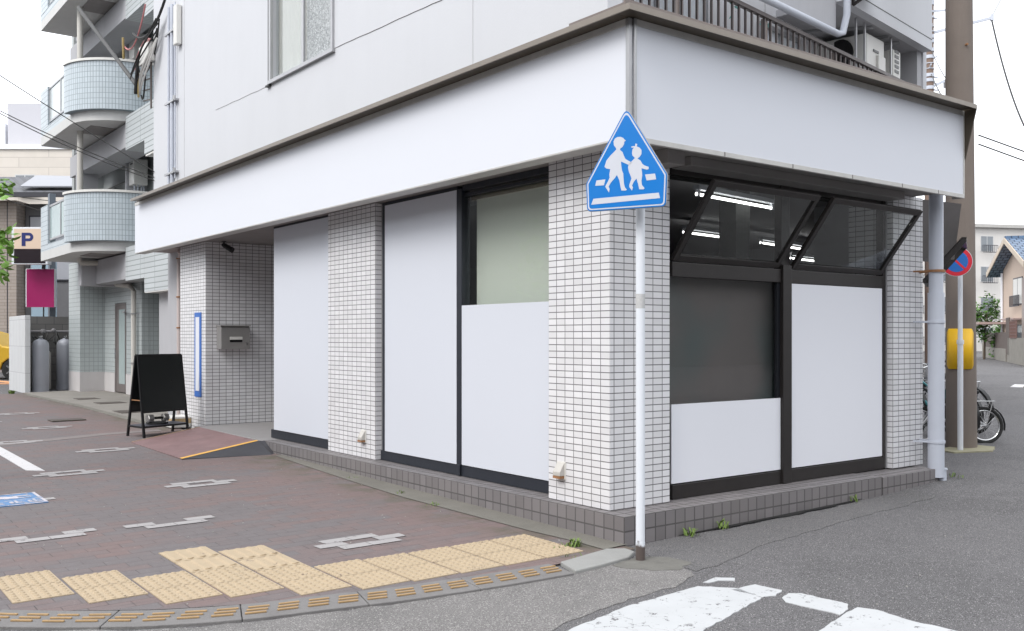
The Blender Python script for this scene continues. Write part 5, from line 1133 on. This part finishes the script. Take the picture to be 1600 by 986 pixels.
m = M(); m.add([e1, pk, pk-go*8.2, e1-go*8.2], [(0,1,2,3)]); m.add([e2, pk, pk-go*8.2, e2-go*8.2], [(0,1,2,3)]); rf = m.build('roof', BT, t, clean=False); so_ = rf.modifiers.new('s', 'SOLIDIFY'); so_.thickness = .14
for k in range(2):
    for li, uvp in enumerate([(0,0),(0,3.4),(8.2,3.4),(8.2,0)]): rf.data.uv_layers[0].data[k*4+li].uv = uvp
m = M(); m.bar(e1, pk, .08, .26); m.bar(e2, pk, .08, .26); m.build('barge_board', pm('barge_cream', (.55,.47,.38), .7), rf)
m = M(); m.bar(pk+Vector((0,0,.12)), pk-go*8.2+Vector((0,0,.12)), .25, .18); m.build('ridge', BT, rf)
def gwin(s0, w, z, h, gl_, guard=False):
    o_ = gA+gu*s0; f = M(); f.obox(hz_(o_,z)+go*.03, gu*w, (0,0,h), go*-.06); f = f.build('window', FRD, t)
    for k in range(2):
        m = M(); m.obox(hz_(o_,z+.06)+go*.036+gu*(.07+k*(w/2-.03)), gu*(w/2-.11), (0,0,h-.12), go*-.005); m.build('pane', gl_, f)
    if guard:
        m = M()
        for k in range(9): m.bar(hz_(o_+gu*(w*k/8),z-.05)+go*.18, hz_(o_+gu*(w*k/8),z+.45)+go*.18, .03)
        m.bar(hz_(o_,z+.45)+go*.18, hz_(o_+gu*w,z+.45)+go*.18, .04); m.bar(hz_(o_,z-.05)+go*.18, hz_(o_+gu*w,z-.05)+go*.18, .04); m.build('window_guard', FRD, f)
gwin(2.3, 1.9, 3.05, 1.35, APPL, True); gwin(2.3, 1.9, .9, 1.2, PAN)
m = M(); m.obox(hz_(gA+gu*1.9,2.32)+go*.5, gu*2.6, (0,0,.08), go*-.5); m.obox(hz_(gA-gu*1.4,2.15)+go*1.3, gu*2.2, (0,0,.12), go*-1.4); m.build('porch_canopy', pm('canopy_pink', (.36,.27,.25), .7), t)
m = M(); m.tube([hz_(gA,.3)+go*.08+gu*.1, hz_(gA,4.8)+go*.08+gu*.1], .06, 8); m.build('rain_pipe', WHITEP, t)
t = thing('dark_roof_house', 'house with a dark eave at the right edge behind the peach house', 'house', (40,13,0))
o2 = Vector((39.8,13.5,.3)); m = M(); m.obox(o2, RTV*6, (0,0,4.0), FWV*4); m.build('wall', pm('taupe_render', (.33,.29,.27), .8), t)
m = M(); m.prism([hz_(o2,4.15)-RTV*.5-FWV*.5, hz_(o2,4.15)+RTV*6-FWV*.5, hz_(o2,5.2)+RTV*6+FWV*2.2, hz_(o2,5.2)-RTV*.5+FWV*2.2], (0,0,.16)); m.build('roof', RT, t)
m = M(); m.tube([hz_(o2,.3)-RTV*.1-FWV*.1, hz_(o2,4.0)-RTV*.1-FWV*.1], .06, 8); m.build('rain_pipe', WHITEP, t)
t = thing('garden_wall', 'weathered grey concrete garden wall in front of the peach house', 'wall', (45,19,.3))
wA = Vector((52.5,23.6,.3)); wB = Vector((34.6,12.9,.3)); wu = (wB-wA).normalized(); wn = Vector((wu.y,-wu.x,0)); wn = wn if wn.dot(RTV) < 0 else -wn
m = M(); m.obox(wA, wu*12.2, (0,0,.62), wn*-.15); m.obox(wA+wu*12.9, wu*8, (0,0,1.15), wn*-.15); m.build('wall_face', pm('old_block', (.24,.225,.20), .9, var=.3, scale=3, bmp=.4, streak=.3), t)
t = thing('gate_pillar', 'short grey gate pillar at the far left end of the garden wall', 'pillar', (53,24,.3)); m = M(); m.obox(wA-wu*1.2, wu*.5, (0,0,1.5), wn*-.5); m.build('pillar_body', bpy.data.materials['old_block'], t, bevel=.02)
t = thing('board_fence', 'dark brown board fence standing on the garden wall', 'fence', (45,19,.9)); m = M(); q = 0
while q < 12: m.obox(wA+wu*q+Vector((0,0,.62))-wn*.04, wu*.30, (0,0,.80), wn*-.04); q += .35
m.build('boards', pm('fence_brown', (.10,.075,.065), .7, var=.2), t)
t = thing('tall_gate', 'tall dark brown board gate in the gap of the garden wall', 'gate', (41,17,.3)); m = M()
for q in range(5): m.obox(wA+wu*(12.3+.28*q)+Vector((0,0,.35)), wu*.24, (0,0,1.75), wn*-.05)
m.build('boards', bpy.data.materials['fence_brown'], t)
t = thing('lattice_panel', 'brown lattice panel at the right end of the garden wall', 'fence', (40,16,1.4)); m = M(); a = wA+wu*14.2+Vector((0,0,1.15))
for i in range(13):
    m.bar(a+wu*(.2*i), a+wu*(.2*i)+Vector((0,0,.75)), .05)
    if i < 6: m.bar(a+Vector((0,0,.15*i)), a+wu*2.4+Vector((0,0,.15*i)), .05)
m.build('lattice', pm('lattice_brown', (.14,.08,.07), .7), t)
def foliage(name, label, cat, c, rx, ry, rz, n, size, mat, trunk=True, seed=1, group=None):
    r = random.Random(seed); c = Vector(c); t = thing(name, label, cat, (c.x, c.y, g(c.x, c.y)), group)
    m = M()
    blobs = [(c+Vector((r.uniform(-1,1)*rx*.7, r.uniform(-1,1)*ry*.7, r.uniform(-1,1)*rz*.7)), r.uniform(.25,.5)) for _ in range(14)]
    for _ in range(n):
        b, s_ = r.choice(blobs); d = Vector((r.gauss(0,1), r.gauss(0,1), r.gauss(0,1))).normalized()*s_*(r.random()**.4)
        p = b+Vector((d.x*rx, d.y*ry, d.z*rz)); u_ = Vector((r.uniform(-1,1), r.uniform(-1,1), r.uniform(-.6,.3))).normalized(); w_ = u_.cross(Vector((r.uniform(-.4,.4), r.uniform(-.4,.4), 1))).normalized()
        s2 = size*r.uniform(.6,1.3); m.add([p, p+u_*s2*.5+w_*s2*.28, p+u_*s2, p+u_*s2*.5-w_*s2*.28], [(0,1,2,3)])
    m.build('crown', mat, t, clean=False)
    if trunk:
        m = M(); z0 = g(c.x, c.y); m.tube([(c.x,c.y,z0-.05),(c.x+.05,c.y,(z0+c.z)/2),(c.x,c.y,c.z)], [max(.02,rx*.10),max(.015,rx*.07),max(.01,rx*.03)], 8)
        for k in range(6):
            b = blobs[k][0]; m.tube([(c.x,c.y,c.z-rz*.5), tuple((Vector((c.x,c.y,c.z-rz*.5))+b)/2+Vector((0,0,.05))), tuple(b)], [rx*.04, rx*.03, rx*.01], 6)
        m.build('trunk', BARK, t, smooth=True)
    return t
foliage('garden_shrub', 'green shrub growing over the porch roof of the peach house', 'shrub', tuple(hz_(gA,2.2)-gu*1.6+go*.6), .7,.9,1.7, 1500, .22, LEAF, True, 3)
foliage('garden_shrub', 'low green shrub at the left end of the brown board fence', 'shrub', tuple(hz_(wA,1.5)+wu*1.0-wn*.8), .8,.8,.9, 900, .22, LEAF, True, 4)
t = thing('grey_shed', 'pale grey house side behind the parked bicycles', 'building', (14,5,0)); m = M(); m.obox(Vector((12.2,5.5,0)), Vector((.9,.44,0))*9, (0,0,5.4), Vector((-.44,.9,0))*5); m.build('wall', GREYWALL, t)
win(t, Vector((12.6,5.72,2.8)), Vector((.9,.44,0)).normalized(), 1.6, 1.0, FRW, PAN)

# second utility pole with fittings, far behind
t = thing('far_utility_pole', 'slim brown utility pole with white bands and crossarms behind the balcony end', 'utility pole', (20,9,.2))
px_, py_ = 20.06, 8.94; m = M(); m.tube([(px_,py_,0),(px_,py_,13)], .115, 14); m.build('pole_shaft', pm('far_pole', (.20,.14,.11), .8, var=.25, scale=6), t, smooth=True)
r = random.Random(3); m = M()
for i in range(15):
    z = 8.2+i*.17+r.uniform(-.05,.05); m.tube([(px_,py_,z),(px_,py_,z+r.choice((.02,.05,.09)))], .135, 12)
    if r.random() < .5: m.tube([(px_,py_,z),(px_+r.uniform(-.25,.25),py_-.15,z+r.uniform(-.1,.1))], .02, 6)
m.build('pole_bands', PVC, t)
ub = Vector((.795,-.607,0)); b0 = Vector((px_,py_,0))
m = M(); m.bar(b0-ub*.02+Vector((0,0,9.69)), b0+ub*1.72+Vector((0,0,10.13)), .06, .07); m.build('crossarm', PVC, t); m = M(); m.bar(b0-ub*.02+Vector((0,0,8.2)), b0+ub*.62+Vector((0,0,8.52)), .06, .07); m.build('crossarm', PVC, t); m = M(); m.tube([b0+ub*1.70+Vector((0,0,10.05)), b0+ub*1.70+Vector((0,0,10.22))], .05, 8)
m.build('arm_tip', PVC, t); m = M(); m.bar(b0-ub*.02+Vector((0,0,10.3)), b0+ub*.7+Vector((0,0,10.35)), .04, .05); m.build('crossarm', PVC, t)
m = M()
for s_, z in ((.5,9.88),(.62,9.90),(.42,8.45)): m = M(); m.tube([b0+ub*s_+Vector((0,0,z)), b0+ub*s_+Vector((0,0,z-.22))], .035, 8); m.build('insulator', bpy.data.materials.get('insulator_grey') or pm('insulator_grey', (.15,.15,.16), .4), t)
def wire(name, label, pts, sag, rad, mat=WIRE, group='overhead wires'):
    p, q = Vector(pts[0]), Vector(pts[1]); m = M(); k = 24
    m.tube([p+(q-p)*(i/k)+Vector((0,0,-sag*4*(i/k)*(1-i/k))) for i in range(k+1)], rad, 5)
    tag(m.build(name, mat, smooth=True), label, 'cable', group)
wire('overhead_cable', 'upper of two dark cables leaving the thick utility pole to the right', [(6.95,1.0,3.94),(22,-2.4,1.9+.8)], .35, .009)
wire('overhead_cable', 'lower of two dark cables leaving the thick utility pole to the right', [(6.95,1.0,3.83),(22,-2.4,2.5)], .35, .009)
wire('overhead_cable', 'dark cable dropping from the crossarm past the thick utility pole', [(21.41,7.91,10.05),(19.3,6.1,6.6)], .25, .022)
wire('overhead_cable', 'thin cable rising from the crossarm tip out of the top of the picture', [(21.41,7.91,10.15),(24,7.9,13.5)], .1, .010)
wire('overhead_cable', 'faint thin cable high in the sky right of the thick utility pole', [(36,14,12.4),(60,10,21)], .5, .02, WIREW)
wire('overhead_cable', 'faint thin cable low in the sky right of the thick utility pole', [(36,14,6.9),(60,12,11.0)], .3, .02, WIREW)
wire('overhead_cable', 'cable between the slim pole and the thick pole, higher one', [(20.1,8.9,9.25),(6.9,1.15,4.35)], .1, .009)
wire('overhead_cable', 'cable between the slim pole and the thick pole, lower one', [(20.1,8.9,8.6),(6.9,1.15,4.05)], .1, .012)
# wires crossing in front of the apartment block: highest one steeper than the pair below
wire('service_wire', 'single dark wire crossing in front of the apartment balconies, upper of three', [(-1.959, 12.55, 5.78), (0.14, 11.034, 4.159)], .02, .008)
wire('service_wire', 'upper wire of the close dark pair crossing the apartment balconies', [(-1.959, 12.55, 5.191), (0.14, 11.034, 4.066)], .05, .008)
wire('service_wire', 'lower wire of the close dark pair crossing the apartment balconies', [(-1.959, 12.55, 5.15), (0.14, 11.034, 4.014)], .06, .008)
t = thing('cable_stay', 'dark steel stay pole running down to the cable tangle on the white wall', 'pole', (0,12.5,6)); m = M(); m.tube([(-.35,13.9,7.5),(.1,11.9,5.75)], .035, 8); m.build('stay', pm('stay_grey', (.09,.09,.09), .5, .3), t)
wire('overhead_cable', 'thin wire over the dark tiled roof behind the parking sign', [(-2.5,30,7.2),(3.2,27,4.9)], .1, .014)
wire('overhead_cable', 'second thin wire over the dark tiled roof behind the parking sign, slightly lower', [(-2.5,30,6.5),(3.2,27,5.6)], .1, .012)

# leafy branches at the left edge (tree stands outside the frame)
t = thing('street_tree', 'bright green leafy twigs reaching in at the left edge of the picture', 'tree', (-3.9,7.4,.08)); r = random.Random(12)
rtv = Vector((.795,-.607,0)); fw = Vector((.607,.795,0)); C0 = Vector((-4.701,-4.861,1.468))
def at(px, py, d): return C0+fw*d+rtv*((px-800)/1500*d)+Vector((0,0,(527.3-py)/1500*d))
tb = at(-150,500,9.0); m = M(); m.tube([(tb.x,tb.y,0),(tb.x,tb.y,1.8),(tb.x+.05,tb.y,3.6)], [.09,.07,.03], 10)
twigs = [(at(18,292,9),.45),(at(22,372,9.1),.5),(at(6,420,8.9),.5),(at(-30,330,9),.7),(at(-40,400,9.2),.7),(at(-60,260,9),.7)]
for p, s_ in twigs: m.tube([(tb.x,tb.y,p.z-.3), tuple((Vector((tb.x,tb.y,p.z-.2))+p)/2+Vector((0,0,.08))), tuple(p)], [.022,.012,.004], 6)
m.build('trunk', BARK, t, smooth=True); m = M()
def leaf(p, u_, w_, L, wd):
    nrm = u_.cross(w_).normalized()*L*.08
    m.add([p, p+u_*L*.3+w_*wd*.5, p+u_*L*.7+w_*wd*.4, p+u_*L-nrm, p+u_*L*.7-w_*wd*.4, p+u_*L*.3-w_*wd*.5, p+u_*L*.5-nrm*1.2], [(0,1,6),(1,2,6),(2,3,6),(3,4,6),(4,5,6),(5,0,6)])
for cx, cy, rx_, ry_, n_ in ((6,293,16,14,26),(10,370,18,18,34),(4,415,15,18,30),(-35,340,34,60,110),(-90,330,40,80,120)):
    for _ in range(n_):
        p = at(cx+r.uniform(-1,.6)*rx_, cy+r.uniform(-1,1)*ry_, 9+r.uniform(-.5,.5)); u_ = (Vector((r.uniform(-.5,1)*rtv.x, r.uniform(-.5,1)*rtv.y, r.uniform(-.9,.3)))+fw*r.uniform(-.5,.5)).normalized()
        leaf(p, u_, u_.cross(Vector((r.uniform(-.5,.5), r.uniform(-.5,.5), 1))).normalized(), r.uniform(.07,.13), r.uniform(.05,.08))
m.build('crown', pm('bright_leaf', (.13,.27,.03), .5, var=.4, scale=8), t, clean=False)

# weeds in the joints
def weed(x, y, n_, h, label, seed, mat=LEAF2):
    r = random.Random(seed); m = M(); z = g(x, y)+.01
    for _ in range(n_):
        a = r.uniform(0, 2*math.pi); L = h*r.uniform(.4,1); b = Vector((x+r.uniform(-.05,.05), y+r.uniform(-.05,.05), z)); d = Vector((math.cos(a), math.sin(a), 0)); s_ = Vector((-d.y, d.x, 0))*L*.09; k = r.uniform(.3,1)
        m.add([b-s_, b+s_, b+d*L*k*.5+Vector((0,0,L*.6))+s_*.8, b+d*L*k*.5+Vector((0,0,L*.6))-s_*.8, b+d*L*k+Vector((0,0,L*.75))], [(0,1,2,3),(3,2,4)])
    tag(m.build('weed', mat, clean=False), label, 'weed', 'small weeds in the joints')
weed(-.30,.20,30,.085,'small weed tuft at the corner of the plinth beside the yellow tactile blocks',1)
weed(-.42,.18,14,.05,'tiny weed just past the last yellow tactile block',11)
weed(.62,-.06,24,.075,'spreading weed at the foot of the plinth right of the crossing sign post',2); weed(.98,-.05,12,.10,'upright weed at the foot of the plinth, second right of the crossing sign post',3)
weed(2.75,-.03,14,.09,'small weed growing in the dark gap under the plinth near its right end',4); weed(4.45,-.05,18,.07,'weed at the foot of the grey rainwater pipe',5)
weed(-.20,2.72,14,.05,'small weed in the gutter below the middle window boards',6); weed(-.27,2.05,20,.05,'flat weed in the gutter below the window with the blind',7)
weed(-.45,19.6,60,.12,'grass tuft at the foot of the white block wall',8); weed(-.14,3.75,10,.04,'tiny weed in the gutter below the left vent hood',9); weed(-.5,-.02,10,.04,'tiny weed at the edge of the plain kerb end',10)
# small pale stones scattered on the road and paving: nobody could count them
m = M(); r = random.Random(77)
for _ in range(260):
    if r.random() < .5: x, y = r.uniform(-3.4,-.05), r.uniform(-.0,7)
    else: x, y = r.uniform(-2.4,6), r.uniform(-2.4,-.05)
    s_ = r.uniform(.0025,.0075); z = g(x, y)+(.013 if y > .0 else .002); a = r.uniform(0, 3)
    ps = [Vector((x+s_*math.cos(a+q*1.26)*r.uniform(.7,1.3), y+s_*math.sin(a+q*1.26)*r.uniform(.7,1.3), z)) for q in range(5)]
    m.add(ps+[Vector((x,y,z+s_*.9))], [(q,(q+1) % 5,5) for q in range(5)])
tag(m.build('grit', pm('pale_grit', (.30,.29,.27), .9, var=.3, scale=30), clean=False), kind='stuff')
# wall of the buildings across the street, behind the viewer, seen only in the panes
t = thing('street_opposite', 'row of plain grey houses across the street mirrored in the shop windows', 'building', (-22,2,0))
OPP = pm('opposite_wall', (.15,.155,.155), .8, var=.35, scale=.25)
m = M(); m.box(-30,-22,-60,70,-.1,10); m.box(-12,70,-34,-26,-.1,10); m.build('wall', OPP, t)
